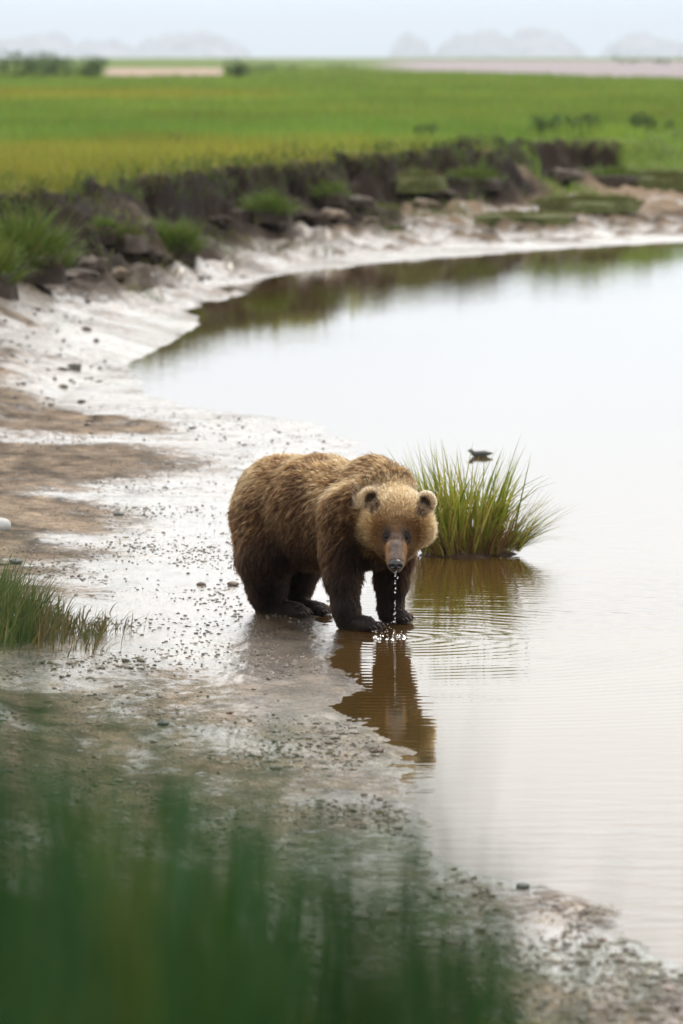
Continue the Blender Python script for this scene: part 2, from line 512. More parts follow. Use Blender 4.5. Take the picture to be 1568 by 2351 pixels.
ups = np.clip(np.maximum(ups, sstep(-3.2, -1.5, gs) * sstep(3.5, 6, gx) * sstep(80, 100, gy) * .8 * (1 - cut(gx, gy))), 0, 1)
c = c + (mc * .62 - c) * ups[:, None]
# bare soil strip and grey gravel bar far out on the flat
u = gx / np.maximum(gy, 1) * FPX + 784
far_n = fbm2(gx * .03, gy * .012, 3, 73)
bare = sstep(225, 260, u) * (1 - sstep(500, 530, u)) * sstep(440, 480, gy) * (1 - sstep(760, 900, gy)) * sstep(-.5, -.1, far_n)
grav = sstep(820, 950, u + 200 * far_n) * sstep(-40, 30, gy + 90 * far_n - (660 - .45 * (u - 900))) * (1 - sstep(1600, 2000, gy))
c = c + (np.array([.33, .25, .20]) - c) * (bare * ups)[:, None]
c = c + (np.array([.27, .235, .245]) - c) * (grav * ups)[:, None]
attr_col(me, 'gcol', np.clip(c, .004, 1))
wet = np.clip((1 - dryall) * .95 - .75 * tan_ + .45 * np.minimum(streak, .25) * sstep(32, 40, gy), 0, 1)
wet = np.clip(wet + .3 * pn * (gd > 1) - 2.2 * np.maximum(fbm2(gx * 2.2, gy * 1.5, 3, 25) - .16, 0) * sstep(40, 60, gy) * sstep(.3, 2, gd), 0, 1) * (1 - cl * .8) * (1 - ups)
wet = wet * (1 - .24 * sstep(40, 50, gy))
attr_f(me, 'wet', wet)
attr_f(me, 'pebbly', np.clip(.5 + 1.2 * dryall, 0, 1.7))
link('ground', me, mat_ground(), kind='structure', label='wet brown mudflat, eroded bank and green meadow ground', cat='ground')

# water
DROP = P(905, 1467, 31.45); DROP[2] = 0
wv = np.array([[-25, 8, 0], [1500, 8, 0], [1500, 320, 0], [-25, 320, 0]], float)
link('river_water', mesh_np('river_water', wv, np.array([[0, 1, 2, 3]]), False), mat_water(DROP), kind='structure', label='calm pale river water', cat='water')

# far hills
M_hill = mat_soil('hill_rock', (.12, .12, .125), .95, 3.0, .012, .3, 3.2)  # wide tone contrast paints sunlit crests into the rock colour
hills = [(60, 240, 100, 6900, 1), (105, 75, 80, 7000, 2), (225, 110, 97, 7200, 3), (425, 135, 76, 7000, 4), (520, 60, 100, 7100, 5),
         (942, 52, 86, 7000, 6), (1110, 120, 76, 7000, 7), (1225, 120, 80, 7050, 8), (1470, 90, 93, 7000, 9), (1600, 120, 100, 7200, 10)]
for (px, wpx, top, Y, sd) in hills:
    Y = Y * 2.85
    cx = (px - 784) / FPX * Y
    wx = wpx / FPX * Y
    hz = (137 - top) / FPX * Y
    n = 72
    a, b = np.meshgrid(np.linspace(-1.25, 1.25, n), np.linspace(-1, 1, 40), indexing='ij')
    rr_ = np.sqrt(a ** 2 + b ** 2)
    prof = np.clip(1 - rr_ ** 2.6, 0, 1) ** .8
    hh = hz * prof * (.9 + .6 * fbm2(a * 2.0 + sd, b * 2.2, 3, 80 + sd)) + hz * .42 * fbm2(a * 6, b * 5, 3, 90 + sd) * prof
    v = np.stack([cx + a * wx, Y + b * 900 + 100, hh + (-2.0) * (rr_ > 1) + 2.4], -1).reshape(-1, 3)
    i2 = np.arange(n * 40).reshape(n, 40)
    f = np.stack([i2[:-1, :-1], i2[1:, :-1], i2[1:, 1:], i2[:-1, 1:]], -1).reshape(-1, 4)
    link('hill', mesh_np('hill', v, f), M_hill, kind='structure', label='pale hazy distant hill on the horizon', cat='hill', group='hazy hills on the horizon')


# ------------------------------------------------------------------ grass
def blades(base, height, width, lean_dir, lean, droop, col, seg=4, tipcol=None, face=None, taper=2.2):
    """Curved tapering blades. base (N,3), height (N,), width (N,), lean_dir (N,) angle, lean (N,), droop (N,), col (N,3)"""
    n = len(base)
    t = np.linspace(0, 1, seg + 1)[None, :]
    L_, dr = height[:, None], droop[:, None]
    th = lean[:, None] + dr * t ** 1.6                  # angle from vertical along the blade
    tm = (t[:, 1:] + t[:, :-1]) / 2
    thm = lean[:, None] + dr * tm ** 1.6
    hx = np.concatenate([np.zeros((n, 1)), np.cumsum(np.sin(thm), 1)], 1) * L_ / seg
    hz_ = np.concatenate([np.zeros((n, 1)), np.cumsum(np.cos(thm), 1)], 1) * L_ / seg
    cx, sx_ = np.cos(lean_dir)[:, None], np.sin(lean_dir)[:, None]
    ctr = np.stack([base[:, 0:1] + hx * cx, base[:, 1:2] + hx * sx_, base[:, 2:3] + hz_], -1)
    fa = rng.uniform(0, math.pi, n) if face is None else face
    side = np.stack([np.cos(fa), np.sin(fa), np.zeros(n)], -1)[:, None, :]
    w = (width[:, None] * (1 - t ** taper) * (.55 + .45 * np.minimum(t * 4, 1)))[..., None] * .5
    lft, rgt = ctr[:, :-1] - side * w[:, :-1], ctr[:, :-1] + side * w[:, :-1]
    v = np.concatenate([np.stack([lft, rgt], 2).reshape(n, 2 * seg, 3), ctr[:, -1:]], 1)
    m = 2 * seg + 1
    o = (np.arange(n) * m)[:, None]
    q = np.concatenate([o + np.array([2 * k, 2 * k + 1, 2 * k + 3, 2 * k + 2])[None] for k in range(seg - 1)], 0) if seg > 1 else np.zeros((0, 4), int)
    tr = o + np.array([2 * seg - 2, 2 * seg - 1, 2 * seg])[None]
    tc_ = col if tipcol is None else tipcol
    kk = np.concatenate([np.repeat(t[0, :-1], 2), [1]])[None, :, None]
    cc = col[:, None, :] * (1 - kk) + tc_[:, None, :] * kk
    return v.reshape(-1, 3), [q, tr] if seg > 1 else [tr], cc.reshape(-1, 3)


def blade_mesh(name, *a, **k):
    v, f, c_ = blades(*a, **k)
    me = mesh_np(name, v, f)
    attr_col(me, 'col', np.clip(c_, .003, 1))
    return me


M_grass = mat_blade('grass', .55, .3)
M_fgrass = mat_blade('foreground_grass', .9, .3)
M_fgrass.node_tree.nodes['Principled BSDF'].inputs['Specular IOR Level'].default_value = .08
M_peat = mat_soil('peat', (.027, .016, .0095), .9, .03, 9)
M_clod = mat_soil('mud_clod', (.055, .040, .028), .8, .04, 9)
M_moss = mat_soil('moss_mat', (.075, .085, .022), .95, .05, 11)


def pick(cols_, n, jit=.25):
    cols_ = np.array(cols_)
    c_ = cols_[rng.integers(0, len(cols_), n)]
    return c_ * (1 + rng.uniform(-jit, jit, (n, 1))) * (1 + rng.uniform(-.1, .1, (n, 3)))


# meadow on the far flat
def meadow():
    n = 235000
    y = 76 * (1 - rng.random(n) * (1 - (76 / 760) ** .55)) ** (-1 / .55)
    q_ = rng.uniform(-1, 1, n)
    x = np.where(np.abs(q_) < .72, q_ / .72 * .085, np.sign(q_) * (.085 + (np.abs(q_) - .72) / .28 * .10)) * y
    z, d, s = ground(x, y)
    uu = x / y * FPX + 784
    fn = fbm2(x * .03, y * .012, 3, 73)
    gr = (uu + 200 * fn > 880) & (y + 90 * fn - (660 - .45 * (uu - 900)) > 0)
    br = (uu > 235) & (uu < 515) & (y > 450) & (y < 850)
    slope = (x > 4.2) & (s > -2.6) & (y > 90) & (noise2(x * .7, y * .7, 91) > -.18) & (cut(x, y) < .5)
    ok = ((s > -.12) | slope) & ~gr & ~br & (rng.random(n) < .96)
    x, y, z, s = x[ok], y[ok], z[ok], s[ok]
    n = len(x)
    mm = np.clip(meadow_mix(x, y) + rng.normal(0, .13, n), 0, 1)[:, None]
    tone = 1 + .45 * fbm2(x * .25, y * .1, 3, 63)[:, None]
    cl_ = (LUSH + (SEDGE - LUSH) * mm) * tone * (1 + rng.uniform(-.22, .22, (n, 1)))
    dead = rng.random(n) < .03
    cl_[dead] = (.20, .15, .07)
    k = np.clip(y / 110, .7, 9)
    hgt = rng.uniform(.22, .5, n) * (1 + .5 * fbm2(x * .3, y * .15, 2, 64)) * np.where(s < .4, .75, 1)
    me = blade_mesh('meadow_grass', np.stack([x, y, z - .03], 1), hgt, .02 * k ** .9 * rng.uniform(.7, 1.4, n), rng.uniform(0, 6.28, n), rng.uniform(0, .3, n),
                    rng.uniform(.2, 1.0, n), cl_, seg=2, face=rng.uniform(-.7, .7, n))
    link('meadow_grass', me, M_grass, kind='stuff', label='green and yellow meadow grass on the flat beyond the river', cat='grass')


meadow()


def bank_fringe():
    """turf hanging over the cut edge"""
    n = 9000
    e = np.array(edge[3:] + [(-5.7, 70)])
    sl = np.r_[0, np.cumsum(np.hypot(*np.diff(e, axis=0).T))]
    q = rng.uniform(0, sl[-1], n)
    x = np.interp(q, sl, e[:, 0]) + rng.normal(0, .7, n)
    y = np.interp(q, sl, e[:, 1]) + rng.normal(0, .7, n)
    z, d, s = ground(x, y)
    ok = (s > -.45) & (s < .35) & (z > 1.0)
    x, y, z = x[ok], y[ok], z[ok]
    n = len(x)
    m_ = rng.random((n, 1)) * .6
    cl_ = (np.array([.06, .12, .025]) * (1 - m_) + np.array([.15, .15, .04]) * m_) * (1 + rng.uniform(-.3, .3, (n, 1)))
    me = blade_mesh('turf_fringe', np.stack([x, y, z - .02], 1), rng.uniform(.2, .5, n), rng.uniform(.015, .03, n), rng.normal(-1.3, .7, n), rng.uniform(.2, .9, n),
                    rng.uniform(.6, 1.9, n), cl_, seg=3)
    link('turf_fringe', me, M_grass, kind='stuff', label='ragged turf hanging over the eroded bank edge', cat='grass')


bank_fringe()


def slump_grass():
    n = 60000
    y = rng.uniform(72, 136, n)
    x = rng.uniform(-.085, .085, n) * y
    z, d, s = ground(x, y)
    ok = (s > -3.0) & (s < -.15) & (fbm2(x * 1.1, y * .8, 3, 98) + .12 * sstep(-1, 6, x) > .20)
    x, y, z = x[ok], y[ok], z[ok]
    n = len(x)
    m_ = np.clip(fbm2(x * .6, y * .6, 2, 99) + .4, 0, 1)[:, None]
    cl_ = (np.array([.075, .125, .02]) * (1 - m_) + np.array([.13, .11, .035]) * m_) * (1 + rng.uniform(-.3, .3, (n, 1)))
    me = blade_mesh('slump_grass', np.stack([x, y, z - .02], 1), rng.uniform(.08, .34, n), rng.uniform(.014, .03, n), rng.uniform(0, 6.28, n), rng.uniform(.1, .8, n), rng.uniform(.4, 1.6, n), cl_, seg=2)
    link('slump_grass', me, M_grass, kind='stuff', label='ragged grass patches growing over the slumped bank rubble', cat='grass')


slump_grass()


def tussock(name, loc, rx, ry, hb, hg, n, colset, label, group=None, cat='grass tussock', soil=None, droop=(.3, 1.3), wid=(.012, .024), seg=3):
    """earth mound with a mop of grass on it"""
    root = link(name, None, label=label, cat=cat, group=group)
    root.location = loc
    root.empty_display_size = .2
    hb *= .62
    n = int(n * 1.5)
    nu, nv = 28, 9
    th = np.linspace(0, 2 * math.pi, nu, endpoint=False)
    ph = np.linspace(0, 1, nv)
    T, F_ = np.meshgrid(th, ph, indexing='ij')
    sd = int(abs(loc[0] * 100 + loc[1] * 10)) + 7
    rr = 1 + .75 * fbm2(np.cos(T) * 1.6 + sd, np.sin(T) * 1.6, 2, sd) + .14 * fbm2(np.cos(T) * 5 + sd, np.sin(T) * 5 + F_ * 3, 2, sd + 1)
    rad = np.where(F_ < .55, 1.0 - .12 * F_, np.cos((F_ - .55) / .45 * math.pi / 2) * .934)
    zz = np.where(F_ < .55, F_ / .55 * .62, .62 + .38 * np.sin((F_ - .55) / .45 * math.pi / 2))
    v = np.stack([np.cos(T) * rx * rr * rad, np.sin(T) * ry * rr * rad, zz * hb * (1 + .3 * fbm2(np.cos(T) * 2 * rad, np.sin(T) * 2 * rad + sd, 2, sd)) - .12 * (F_ == 0)], -1).reshape(-1, 3)
    ix = np.arange(nu * nv).reshape(nu, nv)
    f = np.stack([ix[:, :-1], np.roll(ix, -1, 0)[:, :-1], np.roll(ix, -1, 0)[:, 1:], ix[:, 1:]], -1).reshape(-1, 4)
    link('soil_mound', mesh_np('soil_mound', v, f), soil or M_peat, root)
    if n:
        a, r = rng.uniform(0, 6.283, n), np.sqrt(rng.random(n)) * 1.06
        bx, by = np.cos(a) * rx * r, np.sin(a) * ry * r
        bz = np.where(r > .9, rng.uniform(.15, .62, n), .62 + .36 * np.sqrt(np.clip(1 - r ** 2, 0, 1))) * hb - .02
        me = blade_mesh('blades', np.stack([bx, by, bz], 1), rng.uniform(.35, 1.15, n) * hg * (1 + 1.0 * fbm2(bx * 4 / max(rx, .3) + sd, by * 4 / max(ry, .3), 2, sd)), rng.uniform(*wid, n), a + rng.normal(0, .6, n), rng.uniform(0, .35, n) + .55 * r ** 2,
                        rng.uniform(*droop, n) + .5 * r ** 2, pick(colset, n), seg=seg)
        link('blades', me, M_grass, root)
    return root


GREENS = [(.085, .145, .020), (.11, .17, .024), (.07, .115, .02), (.13, .15, .03)]
OLIVE = [(.11, .13, .03), (.14, .14, .04), (.08, .11, .03), (.10, .085, .03)]


def at_ground(px, py):
    """first place where the line of sight meets the ground"""
    Ys = np.exp(np.linspace(math.log(16), math.log(400), 1600))
    q = np.array([P(px, py, y_) for y_ in Ys])
    z, _, _ = ground(q[:, 0], q[:, 1])
    i_ = np.argmax(np.maximum(z, 0) > q[:, 2])
    return np.array([q[i_, 0], q[i_, 1], max(z[i_], 0)])


for px, py, rx, ry, hb, hg, n, cs, soil, lab in [
    (398, 590, .36, .4, .42, .38, 900, GREENS, M_peat, 'rounded bright green grass tussock slumped on the mud below the bank'),
    (615, 498, .38, .5, .22, .42, 600, GREENS, M_peat, 'green grass tuft on fallen turf against the dark bank face'),
    (672, 505, .28, .4, .18, .12, 200, OLIVE, M_clod, 'low olive mossy lump beside the green grass tuft'),
    (890, 498, .24, .4, .28, .16, 220, OLIVE, M_clod, 'small dark mud lump with yellow grassy cap on the sand'),
    (1345, 478, 1.15, 1.7, .22, .14, 4000, OLIVE, M_moss, 'long low olive grass mat lying on the tan sand'),
    (1205, 500, .95, 1.3, .14, .09, 2500, OLIVE + [(.16, .11, .05)], M_moss, 'long brownish slumped turf strip in front of the grass mat'),
    (292, 585, .26, .3, .28, .22, 350, OLIVE, M_clod, 'brownish half dead tuft left of the bright green tussock'),
    (235, 560, .24, .3, .30, .2, 250, GREENS, M_peat, 'small green tuft on rubble at the foot of the dark bank'),
    (58, 630, .52, .6, .50, .62, 1100, GREENS, M_peat, 'tall shaggy green grass clump at the left end of the mud bank'),
    (-12, 668, .22, .5, .42, .5, 500, GREENS, M_peat, 'dark green grass clump overhanging the mud at the bank corner'),
    (755, 470, .30, .4, .22, .3, 350, GREENS, M_peat, 'green tuft under the highest dark bank notch'),
    (1085, 425, .6, .8, .30, .3, 700, GREENS, M_peat, 'grassy slump below the gap in the dark bank'),
    (1530, 432, .7, .9, .35, .22, 1200, OLIVE, M_moss, 'olive grass mound on the sand beneath the far right bank'),
    (1400, 425, .8, 1.0, .30, .28, 800, GREENS, M_peat, 'green grassy slump behind the long olive mat'),
    (960, 450, .45, .6, .35, .22, 400, OLIVE, M_moss, 'rounded olive tuft on pale mud below the bank')]:
    tussock('grass_tussock', at_ground(px, py), rx, ry, hb, hg, n, cs, lab, 'tussocks below the bank', soil=soil)

# fallen blocks of bank
clods = [(700, 508, .26, .20, 'dark'), (760, 500, .3, .16, 'tan'), (505, 520, .2, .14, 'dark'), (340, 595, .2, .26, 'dark'), (160, 640, .42, .18, 'brown'),
         (210, 610, .25, .2, 'brown'), (110, 600, .3, .28, 'dark'), (850, 512, .2, .12, 'tan'), (905, 528, .16, .10, 'brown'), (545, 500, .25, .16, 'dark'),
         (820, 470, .35, .24, 'brown'), (970, 475, .3, .2, 'tan'), (1020, 455, .3, .22, 'dark'), (1290, 505, .3, .12, 'brown'), (640, 520, .16, .1, 'brown'),
         (1300, 410, .4, .3, 'brown'), (1480, 420, .4, .35, 'dark'), (420, 605, .14, .1, 'brown'), (265, 630, .2, .12, 'tan'), (385, 610, .12, .12, 'dark')]
where = ['under the notched bank', 'beside the olive mossy lump', 'against the bank face', 'left of the bright green tussock', 'at the front of the rubble',
         'in the rubble behind the shore', 'beside the tall grass clump', 'near the yellow capped lump', 'out on the open sand', 'at the cliff foot by the pale mud',
         'beneath the dark overhang', 'on the pale wet mud', 'below the bank gap', 'at the end of the turf strip', 'alone on the sand edge',
         'in front of the grassy slope', 'under the far right bank', 'just before the bright green tussock', 'at the edge of the wet mud', 'at the tussock foot']
M_tan = mat_soil('tan_clod', (.12, .088, .060), .8, .04, 9)
for (px, py, r, h_, kd), wh in zip(clods, where):
    nu, nv = 32, 10
    T, F_ = np.meshgrid(np.linspace(0, 2 * math.pi, nu, endpoint=False), np.linspace(0, 1, nv), indexing='ij')
    an = F_ * math.pi / 2
    sq = 1 / (np.abs(np.cos(T + px)) ** 4 + np.abs(np.sin(T + px)) ** 4) ** .25
    h_ *= .6
    rr = r * sq * (.85 + .7 * fbm2(np.cos(T) * 1.8 + px, np.sin(T) * 1.8 + F_ * 3, 3, int(px)))
    v = np.stack([np.cos(T) * rr * np.cos(an) ** .6, np.sin(T) * rr * 1.3 * np.cos(an) ** .6,
                  h_ * np.sin(an) ** .8 * (1 + .9 * fbm2(np.cos(T) * 3 * np.cos(an), np.sin(T) * 3 * np.cos(an) + py, 3, int(py))) - .06 * (F_ == 0)], -1).reshape(-1, 3)
    ix = np.arange(nu * nv).reshape(nu, nv)
    f = np.stack([ix[:, :-1], np.roll(ix, -1, 0)[:, :-1], np.roll(ix, -1, 0)[:, 1:], ix[:, 1:]], -1).reshape(-1, 4)
    o = link('earth_clod', mesh_np('earth_clod', v, f), {'dark': M_peat, 'brown': M_clod, 'tan': M_tan}[kd],
             label={'dark': 'dark peaty', 'brown': 'brown', 'tan': 'tan'}[kd] + ' fallen earth block ' + wh, cat='earth clod', group='fallen blocks below the bank')
    o.location = at_ground(px, py)


# shrubs on the meadow
def shrub(px, py, Y, w, h_, label, dark=1.0, n=1500, name='shrub', z0=None):
    q = P(px, py, Y)
    z, _, _ = ground(np.array([q[0]]), np.array([q[1]]))
    root = link(name, None, label=label, cat='shrub', group='shrubs on the meadow')
    root.location = (q[0], q[1], float(z[0]) - .05)
    k = 14
    lob = np.stack([rng.normal(0, w * .38, k), rng.normal(0, w * .3, k), rng.uniform(.25, .8, k) * h_], 1)
    lr = rng.uniform(.18, .34, k) * h_
    i = rng.integers(0, k, n)
    dv = rng.normal(0, 1, (n, 3))
    dv /= np.linalg.norm(dv, axis=1)[:, None]
    pos = lob[i] + dv * lr[i][:, None] * rng.uniform(.7, 1.1, (n, 1))
    pos[:, 2] = np.maximum(pos[:, 2], .02)
    s_ = .055 * h_
    me = blade_mesh('foliage', pos, rng.uniform(.7, 1.5, n) * s_ * 1.6, rng.uniform(.6, 1.2, n) * s_, rng.uniform(0, 6.28, n), rng.uniform(.2, 1.6, n), rng.uniform(0, .6, n),
                    pick([(.05 * dark, .10 * dark, .022 * dark), (.07 * dark, .13 * dark, .028 * dark), (.04 * dark, .075 * dark, .02 * dark)], n), seg=2)
    link('foliage', me, M_grass, root)
    st = []
    ms = []
    for j in range(k):
        a0, a1 = np.array([lob[j][0] * .3, lob[j][1] * .3, 0]), lob[j]
        for t_ in (0, 1):
            c0 = a0 * (1 - t_) + a1 * t_
            rr = .03 * h_ * (1 - .6 * t_)
            st += [c0 + np.array([math.cos(b) * rr, math.sin(b) * rr, 0]) for b in (0, 2.09, 4.19)]
        o_ = j * 6
        ms += [[o_ + a, o_ + (a + 1) % 3, o_ + 3 + (a + 1) % 3, o_ + 3 + a] for a in range(3)]
    link('stems', mesh_np('stems', np.array(st), np.array(ms)), M_peat, root)
    return root


for px, py, Y, w, h_, lab, dk in [
    (20, 170, 430, 5.5, 2.2, 'dense dark shrub at the left end of the meadow horizon', .8),
    (75, 170, 436, 5.0, 2.1, 'dark shrub beside bare earth on the meadow horizon', .8),
    (135, 172, 425, 5.0, 2.1, 'leafy shrub in the middle of the horizon thicket', 1),
    (195, 174, 420, 3.4, 1.9, 'rounded dark shrub closing the horizon thicket', .75),
    (546, 172, 420, 1.5, 1.6, 'lone dark green shrub at the end of the bare soil strip', .8),
    (590, 160, 600, 3.4, 1.2, 'pale green low shrub beyond the lone dark one', 1.4),
    (650, 160, 620, 3.6, 1.05, 'spreading pale green shrub on the open flat', 1.4),
    (780, 155, 700, 3.4, 1.0, 'small pale green shrub near the grey gravel', 1.4),
    (400, 328, 107, .30, .42, 'small dark green shrub standing in the yellow sedge', .9),
    (838, 295, 120, .2, .32, 'tiny dark bush in the grass above the bank', .7),
    (970, 300, 122, .5, .45, 'brownish bush on the grass above the bank edge', .7),
    (1245, 330, 128, .7, .6, 'dark leafy bush on the grassy slope', .75),
    (1320, 335, 129, .7, .65, 'dense dark bush beside the leafy one on the slope', .65),
    (1490, 322, 136, .7, .6, 'green bush above the far right cut bank', .8)]:
    shrub(px, py, Y, w, h_, lab, dk)
for px, w, hh_, lab in [(1450, 10, 1.9, 'green wooded rise behind the grey gravel bar'), (1530, 9, 1.8, 'green thicket on the rise at the gravel end')]:
    shrub(px, 150, 1150, w, hh_, lab, 1.3, 1800)

# ------------------------------------------------------------------ grass tuft in the water
tb = G(1070, 1272)
TCOL = [(.20, .255, .03), (.27, .31, .045), (.13, .19, .03), (.33, .34, .06), (.34, .29, .07)]


def water_tuft():
    root = link('grass_tuft', None, label='tall bright green grass tuft growing from the water behind the bear', cat='grass tuft')
    root.location = tb
    nu, nv = 36, 7
    T, F_ = np.meshgrid(np.linspace(0, 2 * math.pi, nu, endpoint=False), np.linspace(0, 1, nv), indexing='ij')
    an = F_ * math.pi / 2
    rr = 1 + .35 * fbm2(np.cos(T) * 2 + 3, np.sin(T) * 2, 3, 5)
    v = np.stack([np.cos(T) * .36 * rr * np.cos(an), np.sin(T) * .32 * rr * np.cos(an), 0.065 * np.sin(an) * (1 + .8 * fbm2(np.cos(T) * 4 * np.cos(an), np.sin(T) * 4 * np.cos(an), 2, 9)) - .03], -1).reshape(-1, 3)
    ix = np.arange(nu * nv).reshape(nu, nv)
    f = np.stack([ix[:, :-1], np.roll(ix, -1, 0)[:, :-1], np.roll(ix, -1, 0)[:, 1:], ix[:, 1:]], -1).reshape(-1, 4)
    link('soil_mound', mesh_np('soil_mound', v, f), mat_soil('reddish_mud', (.045, .024, .014), .7, .03, 20), root)
    n = 620
    kc = 15
    ka, kr = rng.uniform(0, 6.283, kc), np.sqrt(rng.random(kc)) * .9
    kh, kl = rng.uniform(.66, 1.12, kc), rng.uniform(0, .10, kc)
    ci_ = rng.integers(0, kc, n)
    bx = np.cos(ka[ci_]) * .30 * kr[ci_] + rng.normal(0, .045, n)
    by = np.sin(ka[ci_]) * .26 * kr[ci_] + rng.normal(0, .045, n)
    a, r = np.arctan2(by, bx), np.clip(np.hypot(bx / .33, by / .28), 0, 1.1)
    hgt = rng.uniform(.45, .88, n) * kh[ci_] * (1 - .1 * r)
    ld = ka[ci_] + rng.normal(0, .7, n)
    ln = rng.uniform(0, .12, n) + .20 * r + kl[ci_]
    dr = np.where(rng.random(n) < .62, rng.uniform(.0, .45, n), rng.uniform(.6, 2.2, n))
    c_ = pick(TCOL, n, .25)
    me = blade_mesh('blades', np.stack([bx, by, np.full(n, .01)], 1), hgt, rng.uniform(.008, .021, n), ld, ln, dr, c_ * np.array([.9, .75, .8]), seg=6, tipcol=c_ * 1.1)
    link('blades', me, M_grass, root)
    n = 520                                                   # old bent leaves low down
    a = rng.uniform(0, 6.283, n)
    r = .55 + .6 * rng.random(n)
    me = blade_mesh('dead_leaves', np.stack([np.cos(a) * .33 * r, np.sin(a) * .3 * r, np.full(n, .02)], 1), rng.uniform(.15, .42, n), rng.uniform(.005, .011, n), a + rng.normal(0, .5, n),
                    rng.uniform(.2, .8, n), rng.uniform(.2, 1.4, n), pick([(.17, .09, .035), (.22, .14, .05), (.11, .06, .03), (.16, .15, .04)], n), seg=5)
    link('dead_leaves', me, M_grass, root)
    n = 170                                                   # spray trailing to the right over the water
    a = rng.normal(-.05, .45, n)
    me = blade_mesh('trailing_leaves', np.stack([.24 + .14 * rng.random(n), rng.normal(0, .12, n), np.full(n, .03)], 1), rng.uniform(.22, .62, n), rng.uniform(.004, .009, n), a,
                    rng.uniform(.35, 1.15, n), rng.uniform(.2, 1.1, n), pick(TCOL + [(.14, .10, .04)], n), seg=6)
    link('trailing_leaves', me, M_grass, root)


water_tuft()


# bank-side tuft at the left
def left_tuft():
    q = at_ground(60, 1475)
    root = link('grass_tuft', None, label='dark green grass clump on the mud, dry brown at its tip', cat='grass tuft')
    root.location = q
    n = 3200
    bx = -.50 + np.abs(rng.normal(0, .42, n)) * np.sign(rng.random(n) - .35)
    bx = np.clip(bx, -1.4, .42)
    by = rng.normal(.35, .42, n)
    taper = np.clip((.5 - bx) / .65, .25, 1)
    c_ = pick([(.085, .11, .022), (.065, .09, .02), (.12, .13, .035), (.14, .12, .04), (.05, .07, .018)], n)
    dryb = (bx > .05) & (rng.random(n) < .55)
    c_[dryb] = pick([(.20, .13, .06), (.14, .085, .04)], int(dryb.sum()))
    zz, _, _ = ground(bx + q[0], by + q[1])
    me = blade_mesh('blades', np.stack([bx, by, zz - q[2] - .01], 1), rng.uniform(.24, .50, n) * taper, rng.uniform(.005, .012, n), rng.normal(0.1, 1.3, n), rng.uniform(0, .4, n),
                    rng.uniform(.1, 1.4, n), c_, seg=5)
    link('blades', me, M_grass, root)
    for i_, (px, py, n) in enumerate([(210, 1455, 60), (290, 1450, 22), (218, 1500, 14)]):
        q = at_ground(px, py)
        r2 = link('grass_sprig', None, cat='grass sprig', group='dry sprigs on the mud',
                  label=['dry brown sprig beside the dark green clump', 'bent dry straw lying out on the wet mud', 'tiny upright straw sprig on the gravelly mud'][i_])
        r2.location = q
        me = blade_mesh('blades', np.stack([rng.normal(0, .05, n), rng.normal(0, .05, n), np.zeros(n)], 1), rng.uniform(.08, .22, n), rng.uniform(.004, .008, n), rng.normal(0, 1.2, n),
                        rng.uniform(.1, .9, n), rng.uniform(.3, 1.7, n), pick([(.17, .11, .05), (.10, .065, .03), (.12, .12, .04)], n), seg=5)
        link('blades', me, M_grass, r2)


left_tuft()

# ------------------------------------------------------------------ pebbles and stones
ico_v, ico_f = None, None


def ico():
    t = (1 + 5 ** .5) / 2
    v = np.array([[-1, t, 0], [1, t, 0], [-1, -t, 0], [1, -t, 0], [0, -1, t], [0, 1, t], [0, -1, -t], [0, 1, -t], [t, 0, -1], [t, 0, 1], [-t, 0, -1], [-t, 0, 1]], float)
    v /= np.linalg.norm(v[0])
    f = np.array([[0, 11, 5], [0, 5, 1], [0, 1, 7], [0, 7, 10], [0, 10, 11], [1, 5, 9], [5, 11, 4], [11, 10, 2], [10, 7, 6], [7, 1, 8], [3, 9, 4], [3, 4, 2], [3, 2, 6], [3, 6, 8], [3, 8, 9],
                  [4, 9, 5], [2, 4, 11], [6, 2, 10], [8, 6, 7], [9, 8, 1]])
    return v, f


def pebbles():
    n = 130000
    y = 16.5 + 50 * rng.random(n) ** 1.9
    x = rng.uniform(-.075, .10, n) * y
    z, d, s = ground(x, y)
    pn_ = fbm2(x * .8, y * .4, 3, 71)
    dr = np.clip(1.25 - np.hypot((x - (dryp[0] - .9)) / 2.6, (y - (dryp[1] - 3)) / 13.0), 0, 1) * 1.9 + .9 * pn_
    nr_ = (1 - sstep(26.5, 31.5, y))
    pr = (.05 + .5 * np.clip(dr, 0, 1) + .62 * nr_) * np.clip(.55 + 3.6 * fbm2(x * 1.6, y * 1.0, 3, 97), .03, 1.8)
    ok = (d > .06) & (s < -1.5) & (rng.random(n) < pr)
    x, y, z = x[ok], y[ok], z[ok]
    n = len(x)
    r = np.clip(rng.lognormal(math.log(.0060), .5, n), .003, .020)
    v0, f0 = ico()
    r = np.where((y > 30) & (rng.random(n) < .93), np.minimum(r, .0085), r)
    sc_ = np.stack([r * rng.uniform(.8, 1.9, n), r * rng.uniform(.8, 1.5, n), r * rng.uniform(.35, .7, n)], 1)
    v = v0[None] * (1 + rng.uniform(-.38, .38, (n, 12, 1))) * sc_[:, None]
    v += np.stack([x, y, z + r * .25], 1)[:, None]
    f = (f0[None] + (np.arange(n) * 12)[:, None, None]).reshape(-1, 3)
    me = mesh_np('pebbles', v.reshape(-1, 3), f, False)
    c_ = pick([(.13, .105, .08), (.09, .075, .06), (.17, .14, .11), (.06, .05, .042), (.20, .17, .14), (.12, .09, .065)], n, .3)
    attr_col(me, 'col', np.repeat(c_, 12, 0))
    link('pebbles', me, mat_vcol('pebble', .45), kind='stuff', label='loose pebbles and grit strewn over the mud', cat='pebbles')


pebbles()


